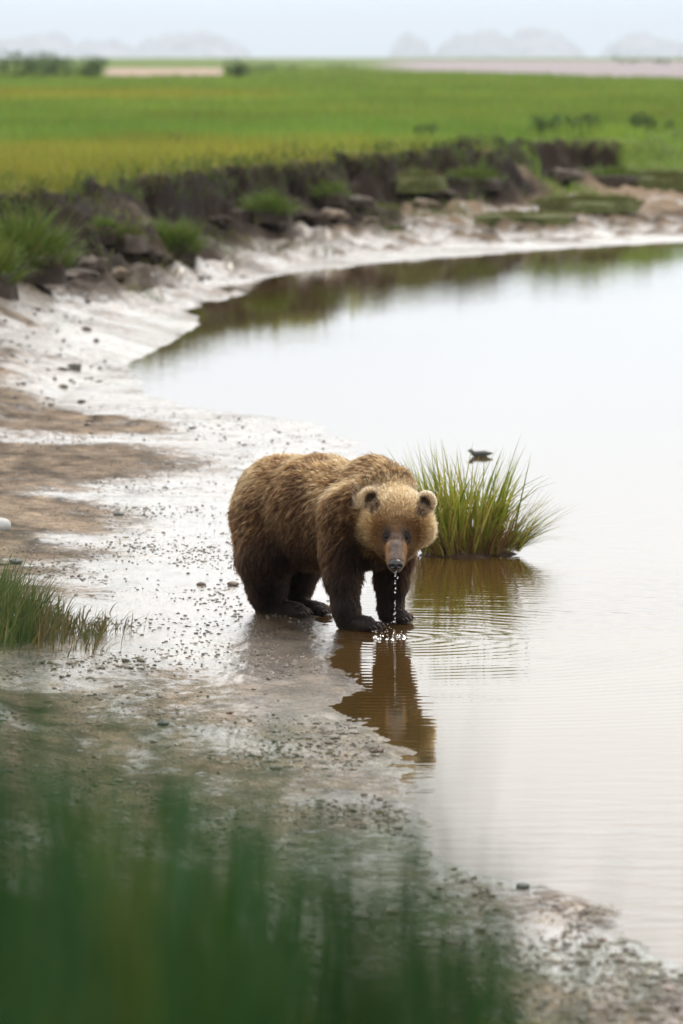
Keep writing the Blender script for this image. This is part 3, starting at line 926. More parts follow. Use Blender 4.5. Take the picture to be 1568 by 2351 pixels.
def mud_lumps():
    n = 2600
    y = rng.uniform(44, 84, n)
    x = rng.uniform(-.085, .085, n) * y
    z, d, s = ground(x, y)
    ok = (d > .25) & (s < -1.2) & (noise2(x * .8, y * .5, 95) + .25 * rng.random(n) > -.05)
    x, y, z = x[ok], y[ok], z[ok]
    n = len(x)
    r = np.clip(rng.lognormal(math.log(.024), .5, n), .010, .085) * (.35 + .65 * sstep(46, 66, y))
    v0, f0 = ico()
    v = v0[None] * (1 + rng.uniform(-.3, .3, (n, 12, 1))) * np.stack([r * rng.uniform(.8, 1.8, n), r * rng.uniform(.8, 1.6, n), r * rng.uniform(.4, .8, n)], 1)[:, None]
    v += np.stack([x, y, z + r * .1], 1)[:, None]
    me = mesh_np('mud_lumps', v.reshape(-1, 3), (f0[None] + (np.arange(n) * 12)[:, None, None]).reshape(-1, 3))
    attr_col(me, 'col', np.repeat(pick([(.05, .04, .03), (.08, .062, .046), (.035, .028, .022)], n, .3), 12, 0))
    link('mud_lumps', me, mat_vcol('mud_lump', .7), kind='stuff', label='small dark mud lumps scattered over the shining far mudflat', cat='mud lumps')


mud_lumps()


def stone(px, py, r, sq, mat, label, seed):
    v0, f0 = ico()
    v, f = v0, f0
    for _ in range(2):
        e = {}
        nv_, nf = list(v), []
        for a, b, c_ in f:
            mids = []
            for p_, q_ in ((a, b), (b, c_), (c_, a)):
                k = (min(p_, q_), max(p_, q_))
                if k not in e:
                    m_ = (nv_[p_] + nv_[q_])
                    e[k] = len(nv_)
                    nv_.append(m_ / np.linalg.norm(m_))
                mids.append(e[k])
            nf += [[a, mids[0], mids[2]], [b, mids[1], mids[0]], [c_, mids[2], mids[1]], mids]
        v, f = np.array(nv_), np.array(nf)
    v = v * (1 + .35 * noise3(v * 1.3 + seed, seed)[:, None]) * np.array([r * 1.3, r * 1.1, r * sq])
    o = link('stone', mesh_np('stone', v, f), mat, label=label, cat='stone', group='stones on the mud')
    q = at_ground(px, py)
    o.location = (q[0], q[1], q[2] + r * sq * .55)


M_pale = mat_plain('pale_stone', (.42, .42, .41), .6)
M_dark = mat_plain('dark_stone', (.06, .065, .06), .5)
M_brown = mat_plain('brown_stone', (.13, .10, .075), .5)
stone(-4, 1218, .075, .8, M_pale, 'rounded pale grey stone on the dry gravelly mud', 1)
stone(36, 1294, .035, .6, M_dark, 'grey stone among small pebbles above the left grass clump', 2)
stone(8, 1298, .025, .5, M_brown, 'flat brown stone beside the small grey stone', 3)
stone(62, 1305, .03, .45, M_pale, 'small tan stone at the edge of the left grass', 4)
stone(273, 1184, .035, .5, M_dark, 'small dark stone alone on the damp mud', 5)
stone(375, 1668, .024, .7, M_dark, 'dark round stone on the gravel in front of the bear', 6)
stone(1002, 2064, .018, .7, M_dark, 'little dark stone on wet mud near the point', 7)
stone(535, 1345, .03, .6, M_brown, 'brown stone on wet mud behind the hind foot', 8)
stone(462, 1345, .025, .6, M_brown, 'small brown stone left of the bear on shining mud', 9)
stone(1200, 2040, .024, .6, M_dark, 'dark mossy stone on the crest of the mud point', 10)

# ------------------------------------------------------------------ the bear
HG = .0125
mn, mx_ = np.array([-.85, 31.30, -.05]), np.array([.72, 33.62, 1.22])
nx, ny, nz = (np.ceil((mx_ - mn) / HG)).astype(int)
gxx = [np.float32(mn[i] + np.arange((nx, ny, nz)[i]) * HG) for i in range(3)]


def sd_cap(X, a, ra, b, rb):
    a, b = np.asarray(a, np.float32), np.asarray(b, np.float32)
    e = b - a
    l2 = float(e @ e) + 1e-9
    t = np.clip(((X[0] - a[0]) * e[0] + (X[1] - a[1]) * e[1] + (X[2] - a[2]) * e[2]) / l2, 0, 1)
    return np.sqrt((X[0] - a[0] - t * e[0]) ** 2 + (X[1] - a[1] - t * e[1]) ** 2 + (X[2] - a[2] - t * e[2]) ** 2) - (ra + (rb - ra) * t)


def sd_ell(X, c_, r):
    k0 = np.sqrt(((X[0] - c_[0]) / r[0]) ** 2 + ((X[1] - c_[1]) / r[1]) ** 2 + ((X[2] - c_[2]) / r[2]) ** 2)
    return (k0 - 1) * min(r) if False else (k0 - 1) * (r[0] + r[1] + r[2]) / 3


def smin(a, b, k):
    h = np.clip(.5 + .5 * (b - a) / k, 0, 1)
    return b + (a - b) * h - k * h * (1 - h)


def caps(*pts):
    """chain of (px, py, Y, r)"""
    return [(P(*a[:3]), a[3], P(*b[:3]), b[3]) for a, b in zip(pts[:-1], pts[1:])]


PRIMS = []   # (kind, data, k)
for q in caps((652, 1158, 32.86, .305), (740, 1172, 32.55, .315), (836, 1192, 32.20, .292)):
    PRIMS.append(('c', q, .10))
PRIMS += [('c', q, .09) for q in caps((700, 1208, 32.72, .265), (800, 1213, 32.36, .24))]           # belly
PRIMS += [('c', q, .10) for q in caps((858, 1103, 32.24, .150), (892, 1118, 32.06, .135))]          # hump
PRIMS += [('c', q, .10) for q in caps((866, 1160, 32.05, .205), (904, 1186, 31.9, .17))]            # neck
PRIMS += [('c', q, .10) for q in caps((862, 1212, 32.1, .2), (868, 1216, 32.05, .19))]             # chest
PRIMS += [('c', q, .07) for q in caps((796, 1180, 32.0, .165), (787, 1270, 32.02, .115), (788, 1330, 31.99, .092), (794, 1400, 31.95, .068), (800, 1432, 31.96, .060))]
PRIMS += [('c', q, .04) for q in caps((800, 1433, 31.97, .056), (843, 1433, 31.82, .048))]
PRIMS += [('c', q, .07) for q in caps((912, 1185, 32.22, .16), (905, 1275, 32.32, .105), (899, 1335, 32.35, .088), (896, 1395, 32.36, .062), (896, 1414, 32.38, .056))]
PRIMS += [('c', q, .04) for q in caps((897, 1414, 32.38, .053), (922, 1416, 32.27, .045))]
PRIMS += [('c', q, .09) for q in caps((606, 1195, 32.76, .195), (608, 1280, 32.66, .155), (612, 1340, 32.78, .108), (616, 1375, 32.86, .084), (621, 1398, 32.86, .064))]
PRIMS += [('c', q, .05) for q in caps((619, 1397, 32.88, .060), (682, 1402, 32.64, .050))]
PRIMS += [('c', q, .08) for q in caps((700, 1195, 33.08, .18), (690, 1290, 32.96, .13), (680, 1350, 33.04, .085), (680, 1385, 33.05, .062))]
PRIMS += [('c', q, .05) for q in caps((683, 1392, 33.02, .055), (734, 1400, 32.76, .046))]
# head
PRIMS.append(('e', (P(912, 1184, 31.86), (.175, .19, .165)), .06))
PRIMS += [('c', q, .05) for q in caps((874, 1203, 31.79, .112), (868, 1214, 31.84, .100), (890, 1250, 31.74, .072))]
PRIMS += [('c', q, .05) for q in caps((950, 1202, 31.80, .110), (954, 1211, 31.85, .097), (930, 1250, 31.74, .072))]
PRIMS += [('c', q, .05) for q in caps((911, 1208, 31.73, .100), (911, 1222, 31.70, .085))]
PRIMS += [('c', q, .035) for q in caps((911, 1238, 31.68, .068), (909, 1262, 31.58, .058), (908, 1288, 31.505, .054))]
PRIMS += [('c', q, .04) for q in caps((910, 1262, 31.74, .085), (908, 1299, 31.56, .042))]
EARS = [(P(848, 1143, 31.86), -1), (P(978, 1152, 31.86), 1)]
for e_, sg in EARS:
    PRIMS.append(('e', (e_, (.062, .036, .066)), .030))
toes = []
for pts in [[(838, 1439, 31.80), (851, 1440, 31.79), (863, 1439, 31.82), (872, 1437, 31.86), (826, 1440, 31.84)],
            [(914, 1424, 32.25), (924, 1424, 32.24), (933, 1423, 32.27), (940, 1421, 32.32), (905, 1424, 32.30)],
            [(680, 1409, 32.60), (690, 1409, 32.59), (698, 1408, 32.62), (704, 1406, 32.68), (668, 1409, 32.64)],
            [(732, 1405, 32.72), (741, 1405, 32.71), (748, 1404, 32.74), (753, 1402, 32.80), (722, 1406, 32.76)]]:
    for p_ in pts:
        w_ = P(*p_)
        w_[2] = .030
        toes.append(w_)
        PRIMS.append(('e', (w_, (.026, .030, .026)), .022))
CARVE = [(e_ + np.array([-.006 * sg, -.048, .002]), .042) for e_, sg in EARS]
EYES = [P(888, 1232, 31.6), P(934, 1233, 31.6)]


def bear_sdf(X):
    d = None
    for kd, dat, k in PRIMS:
        q = sd_cap(X, *dat) if kd == 'c' else sd_ell(X, *dat)
        d = q if d is None else smin(d, q, np.float32(k))
    for c_, r in CARVE:
        q = -(np.sqrt((X[0] - c_[0]) ** 2 + (X[1] - c_[1]) ** 2 + (X[2] - c_[2]) ** 2) - r)
        d = -smin(-d, -q, np.float32(.012))
    return d


def surface_nets(vol, org, h):
    s = vol < 0
    n0, n1, n2 = vol.shape
    cs = np.zeros((n0 - 1, n1 - 1, n2 - 1), np.int8)
    for a in (0, 1):
        for b in (0, 1):
            for c_ in (0, 1):
                cs += s[a:n0 - 1 + a, b:n1 - 1 + b, c_:n2 - 1 + c_]
    act = (cs > 0) & (cs < 8)
    idx = np.full(act.shape, -1, np.int64)
    ci = np.argwhere(act)
    idx[act] = np.arange(len(ci))
    acc, cnt = np.zeros((len(ci), 3)), np.zeros((len(ci), 1))
    for ax in range(3):
        o1, o2 = [q for q in range(3) if q != ax]
        for u_ in (0, 1):
            for w_ in (0, 1):
                o = np.zeros(3, int); o[o1] = u_; o[o2] = w_
                a = ci + o
                b = a.copy(); b[:, ax] += 1
                va, vb = vol[tuple(a.T)], vol[tuple(b.T)]
                x_ = (va < 0) != (vb < 0)
                t = np.where(x_, va / np.where(x_, va - vb, 1), 0)
                p_ = a.astype(float); p_[:, ax] += t
                acc += p_ * x_[:, None]; cnt += x_[:, None]
    v = acc / cnt * h + np.asarray(org)
    fs = []
    for ax in range(3):
        o1, o2 = (ax + 1) % 3, (ax + 2) % 3
        sl0, sl1 = [slice(None)] * 3, [slice(None)] * 3
        sl0[ax], sl1[ax] = slice(0, -1), slice(1, None)
        ch = np.argwhere(s[tuple(sl0)] != s[tuple(sl1)])
        ch = ch[(ch[:, o1] > 0) & (ch[:, o2] > 0) & (ch[:, o1] < vol.shape[o1] - 1) & (ch[:, o2] < vol.shape[o2] - 1)]
        q = []
        for u_, w_ in ((1, 1), (0, 1), (0, 0), (1, 0)):
            c_ = ch.copy(); c_[:, o1] -= u_; c_[:, o2] -= w_
            q.append(idx[tuple(c_.T)])
        q = np.stack(q, 1)
        fl = ~s[tuple(ch.T)]
        q[fl] = q[fl][:, ::-1]
        fs.append(q)
    return v, np.concatenate(fs, 0)


vol = bear_sdf([gxx[0][:, None, None], gxx[1][None, :, None], gxx[2][None, None, :]])
bv, bf = surface_nets(vol, mn, HG)
del vol


def sdf_pts(p_):
    return bear_sdf([p_[:, 0], p_[:, 1], p_[:, 2]])


def sdf_nrm(p_, e=.006):
    g_ = np.stack([sdf_pts(p_ + np.eye(3)[i] * e) - sdf_pts(p_ - np.eye(3)[i] * e) for i in range(3)], 1)
    return g_ / (np.linalg.norm(g_, axis=1)[:, None] + 1e-9)


def on_skin(px, py, Y0=31.3):
    for Y in np.arange(Y0, 32.4, .003):
        q = P(px, py, Y)
        if sdf_pts(q[None].astype(np.float32))[0] < 0:
            return q
    return P(px, py, 31.7)


EYES = [on_skin(888, 1232), on_skin(934, 1233)]
NOSE = on_skin(908.5, 1297) + np.array([0, .004, 0])

bear = link('brown_bear', None, label='brown bear standing at the water edge with water dripping from its muzzle', cat='bear')
bear.location = (0, 32.3, 0)
BO = np.array([0, 32.3, 0])
body_me = mesh_np('body', bv - BO, bf)

# coat colour, by place on the animal
HC = P(912, 1195, 31.84)
MUZ0, MUZ1 = P(911, 1240, 31.66), P(908, 1296, 31.47)


def coat(p_):
    n = len(p_)
    z = p_[:, 2]
    head = np.linalg.norm((p_ - HC) / np.array([.25, .26, .26]), axis=1)
    hd = 1 - sstep(.86, 1.16, head)
    mot = noise3(p_ * 7, 3) + .6 * noise3(p_ * 16, 4)
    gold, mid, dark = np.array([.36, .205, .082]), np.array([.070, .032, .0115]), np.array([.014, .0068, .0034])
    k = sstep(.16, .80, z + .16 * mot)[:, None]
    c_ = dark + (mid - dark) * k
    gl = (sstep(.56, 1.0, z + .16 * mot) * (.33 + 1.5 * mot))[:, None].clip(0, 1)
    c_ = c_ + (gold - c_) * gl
    # saddle: pale band behind the dark hump
    hp = P(880, 1085, 32.15)
    hu = 1 - sstep(.65, 1.1, np.linalg.norm((p_ - hp) / np.array([.24, .30, .26]), axis=1))
    c_ = c_ + (np.array([.065, .032, .012]) - c_) * (.8 * hu)[:, None]
    sd_ = P(800, 1085, 32.38)
    su = 1 - sstep(.4, 1.0, np.linalg.norm((p_ - sd_) / np.array([.16, .3, .22]), axis=1))
    c_ = c_ + (np.array([.33, .20, .085]) - c_) * (.55 * su)[:, None]
    # dark chest and throat behind the head, shoulder shadow painted into the coat
    ch = P(846, 1255, 31.98)
    cu = 1 - sstep(.5, 1.0, np.linalg.norm((p_ - ch) / np.array([.24, .26, .24]), axis=1))
    c_ = c_ + (dark - c_) * cu[:, None]
    # head
    hz_ = (p_[:, 2] - HC[2])
    hcol = np.array([.16, .082, .031]) + (np.array([.48, .32, .16]) - np.array([.16, .082, .031])) * sstep(-.03, .17, hz_ + .06 * mot)[:, None]
    chk = sstep(.10, .2, np.abs(p_[:, 0] - HC[0]))
    hcol = hcol + (np.array([.42, .245, .10]) - hcol) * (.85 * chk)[:, None]
    ey = np.min([np.linalg.norm((p_ - e_ - np.array([0, 0, -.008])) / np.array([1.0, 1.15, 1.5]), axis=1) for e_ in EYES], axis=0)
    hcol = hcol + (np.array([.05, .025, .011]) - hcol) * (.8 * (1 - sstep(.026, .070, ey)))[:, None]
    t = np.clip(((p_ - MUZ0) @ (MUZ1 - MUZ0)) / ((MUZ1 - MUZ0) @ (MUZ1 - MUZ0)), 0, 1.2)
    md = np.linalg.norm(p_ - MUZ0 - t[:, None] * (MUZ1 - MUZ0), axis=1)
    mz = (1 - sstep(.07, .10, md)) * sstep(.0, .12, t)
    jw = 1 - sstep(.09, .13, md)
    hd = np.maximum(hd, jw * sstep(.15, .4, t))
    wd = np.abs(p_[:, 0] - (MUZ0[0] * (1 - t) + MUZ1[0] * t))
    mcol = np.array([.090, .064, .052]) * (1 + 1.3 * noise3(p_ * 45, 8))[:, None] + (np.array([.19, .090, .032]) - np.array([.090, .064, .052])) * sstep(.034, .048, wd)[:, None]
    hcol = hcol + (mcol - hcol) * mz[:, None]
    hcol = hcol + (np.array([.012, .009, .008]) - hcol) * (1 - sstep(.024, .042, ey))[:, None]
    for e_, sg in EARS:
        q = p_ - e_
        er = np.hypot((q[:, 0] + .018 * sg), (q[:, 2] + .026) * .72) + .020 * noise3(p_ * 60, 9)
        inn = .94 * (1 - sstep(.036, .056, er)) * (q[:, 1] < .008)
        ei = (np.linalg.norm(q, axis=1) < .09)
        hcol = np.where(ei[:, None], hcol + (np.array([.64, .48, .30]) - hcol) * .8, hcol)
        hcol = hcol + (np.array([.032, .019, .011]) - hcol) * inn[:, None]
        hd = np.where(ei, 1, hd)
    c_ = c_ + (hcol - c_) * hd[:, None]
    return c_, hd, mz * hd, ey, md


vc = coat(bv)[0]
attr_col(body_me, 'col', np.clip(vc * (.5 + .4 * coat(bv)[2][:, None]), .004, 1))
link('body', body_me, mat_vcol('bear_skin', .8), bear)


def fur():
    tri = np.concatenate([bf[:, [0, 1, 2]], bf[:, [0, 2, 3]]], 0)
    e1, e2 = bv[tri[:, 1]] - bv[tri[:, 0]], bv[tri[:, 2]] - bv[tri[:, 0]]
    ar = np.linalg.norm(np.cross(e1, e2), axis=1) / 2
    ctr = bv[tri].mean(1)
    hd0 = np.linalg.norm((ctr - HC), axis=1) < .34
    wgt = ar * np.where(hd0, 2.4, 1.0)
    n = 200000
    ti = rng.choice(len(tri), n, p=wgt / wgt.sum())
    a, b = rng.random(n), rng.random(n)
    fl = a + b > 1
    a[fl], b[fl] = 1 - a[fl], 1 - b[fl]
    root = bv[tri[ti, 0]] + a[:, None] * e1[ti] + b[:, None] * e2[ti]
    keep = root[:, 2] > .012
    root = root[keep]
    nrm = sdf_nrm(root.astype(np.float32)).astype(float)
    c_, hd, mz, ey, md = coat(root)
    eyd = np.min([np.linalg.norm(root - e_, axis=1) for e_ in EYES], axis=0)
    keep = (eyd > .013) & (np.linalg.norm((root - NOSE) / np.array([1, 1, .8]), axis=1) > .040)
    root, nrm, c_, hd, mz, ey, md = root[keep], nrm[keep], c_[keep], hd[keep], mz[keep], ey[keep], md[keep]
    n = len(root)
    z = root[:, 2]
    # lie of the coat
    back = np.array([-.58, .81, 0])
    flow = np.tile(back * .75 + np.array([0, 0, -.65]), (n, 1))
    leg = (1 - sstep(.28, .55, z))[:, None]
    flow = flow * (1 - leg) + np.array([-.15, .25, -1.0]) * leg
    hf = root - (MUZ1 + np.array([0, 0, -.02]))
    hf /= np.linalg.norm(hf, axis=1)[:, None] + 1e-9
    hf = hf + np.array([0, .5, -.15])
    flow = flow * (1 - hd[:, None]) + hf * hd[:, None]
    sw = np.stack([noise3(root * 5, 11), noise3(root * 5, 12), noise3(root * 5, 13)], 1) * 1.1
    flow = flow + sw * (1 - .6 * hd[:, None])
    flow -= nrm * np.sum(flow * nrm, 1)[:, None]
    flow /= np.linalg.norm(flow, axis=1)[:, None] + 1e-9
    ln = .048 * np.ones(n)
    ln = ln * (1 - (1 - sstep(.12, .5, z)) * .45)
    ln = ln * (1 - .45 * (1 - sstep(.03, .14, z)))
    sidec = sstep(.10, .19, np.abs(root[:, 0] - HC[0]))
    lh = .024 + .026 * sidec + .012 * sstep(.05, .2, root[:, 2] - HC[2])
    ln = ln * (1 - hd) + lh * hd
    for e_, sg in EARS:
        ei = np.linalg.norm(root - e_, axis=1) < .075
        ln = np.where(ei, .017, ln)
        fe = (root - e_ + np.array([0, 0, .05])) * np.array([1, .2, 1])
        fe -= nrm * np.sum(fe * nrm, 1)[:, None]
        fe /= np.linalg.norm(fe, axis=1)[:, None] + 1e-9
        flow = np.where(ei[:, None], fe, flow)
    ln = np.minimum(ln, .005 + .030 * sstep(.065, .19, md) + .03 * sstep(.19, .3, md))
    ln = np.where(ey < .05, np.minimum(ln, .006 + .25 * np.maximum(ey - .012, 0)), ln)
    ln = ln * rng.uniform(.7, 1.15, n)
    # clumps
    cell = np.where(hd > .5, .010, .016)
    wob = np.stack([noise3(root * 30, 14), noise3(root * 30, 15), noise3(root * 30, 16)], 1) * .02
    key = np.floor((root + wob) / cell[:, None]).astype(np.int64)
    kid = (key[:, 0] * 73856093) ^ (key[:, 1] * 19349663) ^ (key[:, 2] * 83492791)
    _, inv, cnt = np.unique(kid, return_inverse=True, return_counts=True)
    nk = len(cnt)
    crnd = rng.random((nk, 4))
    cen = np.stack([np.bincount(inv, root[:, i], nk) / cnt for i in range(3)], 1)
    lift = np.where(hd > .5, .40, .46) * (.55 + 1.0 * crnd[inv, 0])
    ln = ln * (.8 + .4 * crnd[inv, 1])
    dirj = (rng.random((nk, 3)) - .5)[inv] * .55 * (1 - .5 * hd[:, None])
    flow = flow + dirj + rng.normal(0, .15, (n, 3))
    s = np.linspace(0, 1, 5)
    pts = np.zeros((n, 5, 3))
    grav = np.array([0, 0, -1.0])
    for j, t in enumerate(s):
        off = nrm * (lift * (t - .42 * t * t))[:, None] + flow * (.35 * t + .55 * t * t) + grav * (.16 * t * t)
        off = off * ln[:, None]
        pull = (cen[inv] - root) * (.72 * t ** 1.4)
        pts[:, j] = root + off + pull
    # tip colours: pale-tipped clumps over darker underfur
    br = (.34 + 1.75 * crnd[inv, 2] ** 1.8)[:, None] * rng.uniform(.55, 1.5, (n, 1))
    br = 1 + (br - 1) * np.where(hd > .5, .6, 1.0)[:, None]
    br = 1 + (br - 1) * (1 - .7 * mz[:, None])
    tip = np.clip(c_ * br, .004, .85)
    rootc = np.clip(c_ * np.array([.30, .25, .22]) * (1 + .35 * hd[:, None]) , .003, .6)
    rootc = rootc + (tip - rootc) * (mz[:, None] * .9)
    cu = bpy.data.hair_curves.new('fur')
    cu.add_curves([5] * n)
    cu.attributes['position'].data.foreach_set('vector', np.ascontiguousarray((pts - BO), np.float32).ravel())
    rad = np.array([.00105, .0010, .0009, .00065, .0002])[None] * (.75 + .5 * rng.random((n, 1))) * np.where(mz > .5, .9, 1.0)[:, None]
    a_ = cu.attributes.new('radius', 'FLOAT', 'POINT')
    a_.data.foreach_set('value', rad.astype(np.float32).ravel())
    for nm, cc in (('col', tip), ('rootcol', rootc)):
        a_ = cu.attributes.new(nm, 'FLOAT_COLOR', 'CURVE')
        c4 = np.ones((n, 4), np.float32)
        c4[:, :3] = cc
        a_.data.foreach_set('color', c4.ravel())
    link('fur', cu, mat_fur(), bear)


fur()

# eyes, nose, claws
M_eye = mat_plain('eye', (.006, .004, .003), .15, .18)
M_nose = mat_plain('nose', (.012, .012, .014), .28, .5)
M_claw = mat_plain('claw', (.035, .030, .026), .35, .5)
gu = np.linspace(0, math.pi, 9)
gv = np.linspace(0, 2 * math.pi, 14, endpoint=False)
UU, VV = np.meshgrid(gu, gv, indexing='ij')
sv = np.stack([np.sin(UU) * np.cos(VV), np.sin(UU) * np.sin(VV), np.cos(UU)], -1).reshape(-1, 3)
si = np.arange(9 * 14).reshape(9, 14)
sf = np.stack([si[:-1], si[1:], np.roll(si, -1, 1)[1:], np.roll(si, -1, 1)[:-1]], -1).reshape(-1, 4)
eye_me = mesh_np('eye', sv * .0125, sf)
eye_me.materials.append(M_eye)
for e_ in EYES:
    link('eye', eye_me, None, bear).location = e_ - BO + np.array([0, -.002, 0])
g1 = [np.arange(-.06, .0601, .004)] * 3
XN = [g1[0][:, None, None], g1[1][None, :, None], g1[2][None, None, :]]
nd = sd_ell(XN, (0, .000, .002), (.046, .036, .034))
nd = smin(nd, sd_cap(XN, (0, .004, .0), .014, (0, .012, -.030), .012), .015)
for sg in (-1, 1):
    q = sd_cap(XN, (.019 * sg, -.030, -.008), .0105, (.034 * sg, -.014, -.010), .006)
    nd = -smin(-nd, q, .008)
nv_, nf_ = surface_nets(nd, (-.06, -.06, -.06), .004)
no = link('nose', mesh_np('nose', nv_, nf_), M_nose, bear)
no.location = NOSE - BO + np.array([0, .0, 0])
ct = np.linspace(0, 1, 5)
cvv, cff = [], []
for j, t in enumerate(ct):
    for b in range(6):
        cvv.append([.0075 * (1 - t * .92) * math.cos(b * math.pi / 3), -.052 * t, .0085 * (1 - t * .92) * math.sin(b * math.pi / 3) + .006 * math.sin(t * 2.2) - .026 * t ** 2])
    if j:
        cff += [[(j - 1) * 6 + b, (j - 1) * 6 + (b + 1) % 6, j * 6 + (b + 1) % 6, j * 6 + b] for b in range(6)]
claw_me = mesh_np('claw', np.array(cvv), np.array(cff))
claw_me.materials.append(M_claw)
for i_, w_ in enumerate(toes):
    o = link('claw', claw_me, None, bear)
    o.location = w_ - BO + np.array([.012, -.020, .006])
    o.rotation_euler = (0, 0, R(38))

# ------------------------------------------------------------------ drip and splash
m, t, bs, L, N = nodes('water_drop')
bs.inputs['Base Color'].default_value = (1, 1, 1, 1)
bs.inputs['Roughness'].default_value = .02
bs.inputs['IOR'].default_value = 1.33
bs.inputs['Transmission Weight'].default_value = 1.0
M_drop = m
drip = link('water_drip', None, label='string of water drops falling from the muzzle to the river', cat='water drops')
mouth = P(908, 1313, 31.46)
drip.location = (DROP[0], DROP[1], 0)
drop_me = mesh_np('droplet', sv, sf)
drop_me.materials.append(M_drop)
zz = mouth[2]
zs = np.concatenate([np.linspace(zz + .004, zz - .035, 8), np.sort(rng.uniform(.015, zz - .04, 22))])
for k_, z_ in enumerate(zs):
    fr = 1 - z_ / zz
    o = link('droplet', drop_me, None, drip)
    r = rng.uniform(.0025, .0046) * (1.2 if k_ % 5 == 0 else 1)
    o.scale = (r, r, r * rng.uniform(1.0, 2.2))
    x_ = mouth[0] + (DROP[0] - mouth[0]) * fr
    sp = .007 if k_ < 8 else .0022
    o.location = (x_ - DROP[0] + rng.normal(0, sp), rng.normal(0, .003), z_)
for k_ in range(22):
    o = link('droplet', drop_me, None, drip)
    r = rng.uniform(.002, .0042)
    o.scale = (r, r, r)
    o.location = (rng.normal(-.02, .05), rng.normal(0, .06), abs(rng.normal(.03, .03)))

spl = link('splash', None, label='small white splash ring where the drips hit the water', cat='splash')
spl.location = (DROP[0], DROP[1], 0)
nu, nv = 180, 9
T, F_ = np.meshgrid(np.linspace(0, 2 * math.pi, nu, endpoint=False), np.linspace(-1, 1, nv), indexing='ij')
rad = .095 + .022 * fbm2(np.cos(T) * 2, np.sin(T) * 2, 2, 4) + F_ * .022
crest = .004 + .030 * np.clip(fbm2(np.cos(T) * 9 + 5, np.sin(T) * 9, 3, 6), 0, 1)
v = np.stack([np.cos(T) * rad * 1.0 - .03, np.sin(T) * rad * 1.2, crest * np.exp(-(F_ * 2.2) ** 2) - .002], -1).reshape(-1, 3)
ix = np.arange(nu * nv).reshape(nu, nv)
f = np.stack([ix[:, :-1], np.roll(ix, -1, 0)[:, :-1], np.roll(ix, -1, 0)[:, 1:], ix[:, 1:]], -1).reshape(-1, 4)
link('ring', mesh_np('ring', v, f), M_drop, spl)
jt = np.linspace(0, 1, 6)
jv, jf = [], []
for j, t_ in enumerate(jt):
    for b in range(8):
        rr = .014 * (1 - t_) ** 1.4 + .003
        jv.append([rr * math.cos(b * math.pi / 4), rr * math.sin(b * math.pi / 4), .055 * t_ - .002])
    if j:
        jf += [[(j - 1) * 8 + b, (j - 1) * 8 + (b + 1) % 8, j * 8 + (b + 1) % 8, j * 8 + b] for b in range(8)]
link('jet', mesh_np('jet', np.array(jv), np.array(jf)), M_drop, spl)


# ------------------------------------------------------------------ bird on the water
def bird():
    q = G(1101, 1048)
    root = link('bird', None, label='small dark water bird floating beyond the grass tuft', cat='bird')
    root.location = q
    root.scale = (.95, .9, .8)
    h = .006
    a = [np.arange(-.17, .17, h), np.arange(-.08, .08, h), np.arange(-.04, .13, h)]
    X = [a[0][:, None, None], a[1][None, :, None], a[2][None, None, :]]
    d = sd_ell(X, (.005, 0, .026), (.075, .042, .036))
    d = smin(d, sd_cap(X, (.05, 0, .035), .026, (.125, 0, .036), .006), .03)
    d = smin(d, sd_cap(X, (-.055, 0, .035), .024, (-.078, 0, .058), .018), .02)
    d = smin(d, sd_ell(X, (-.083, 0, .064), (.022, .018, .018)), .012)
    v, f = surface_nets(d, (a[0][0], a[1][0], a[2][0]), h)
    me = mesh_np('body', v, f)
    base = np.array([.055, .050, .055]) + (np.array([.16, .15, .15]) - np.array([.055, .05, .055])) * (1 - sstep(.0, .03, v[:, 2]))[:, None]
    attr_col(me, 'col', base)
    link('body', me, mat_vcol('feathers', .7), root)
    bk = np.array([[-.100, .006, .060], [-.100, -.006, .060], [-.100, 0, .068], [-.130, 0, .060]])
    link('beak', mesh_np('beak', bk, np.array([[0, 1, 3], [1, 2, 3], [2, 0, 3], [0, 2, 1]])), M_dark, root)
    for sg in (-1, 1):
        w = np.stack([np.cos(VV) * .06 * np.sin(UU) + .03, (np.sin(VV) * .010 * np.sin(UU) + .036) * sg * (1 - .4 * np.cos(VV) * np.sin(UU) * .5), np.cos(UU) * .022 + .038], -1).reshape(-1, 3)
        link('wing', mesh_np('wing', w, sf), M_dark, root)


bird()


# ------------------------------------------------------------------ blurred grass in front of the viewer
def fore(name, n, pxr, top, Yr, wid, colset, label, kind='stuff', sprd=.3, tufts=44):
    """stems rooted in tufts on the viewer's bank; pxr: span they stand in, top: their highest picture row"""
    tpx = rng.uniform(*pxr, tufts)
    tY = rng.uniform(*Yr, tufts)
    th_ = rng.normal(0, 90, tufts)
    tcol = pick(colset, tufts, .3)
    i_ = rng.integers(0, tufts, n)
    Y = tY[i_] + rng.normal(0, .12, n)
    px = tpx[i_] + rng.normal(0, 34, n)
    tp = np.interp(px, *top) + np.abs(rng.normal(0, 1, n)) * 420 + 1.5 * th_[i_]
    x = (px - 784) / FPX * Y
    z0, _, _ = ground(x, Y, False)
    ztop = np.array([P(a, b, c_)[2] for a, b, c_ in zip(px, tp, Y)])
    hgt = np.maximum(ztop - z0, .2)
    me = blade_mesh(name, np.stack([x, Y, z0 - .02], 1), hgt * 1.03, rng.uniform(*wid, n), rng.uniform(0, 6.28, n), rng.uniform(0, .05, n), rng.uniform(0, sprd, n),
                    tcol[i_] * rng.uniform(.7, 1.3, (n, 1)), seg=7, face=rng.normal(0, .5, n), taper=7)
    return link(name, me, M_fgrass, kind=kind, label=label, cat='grass')


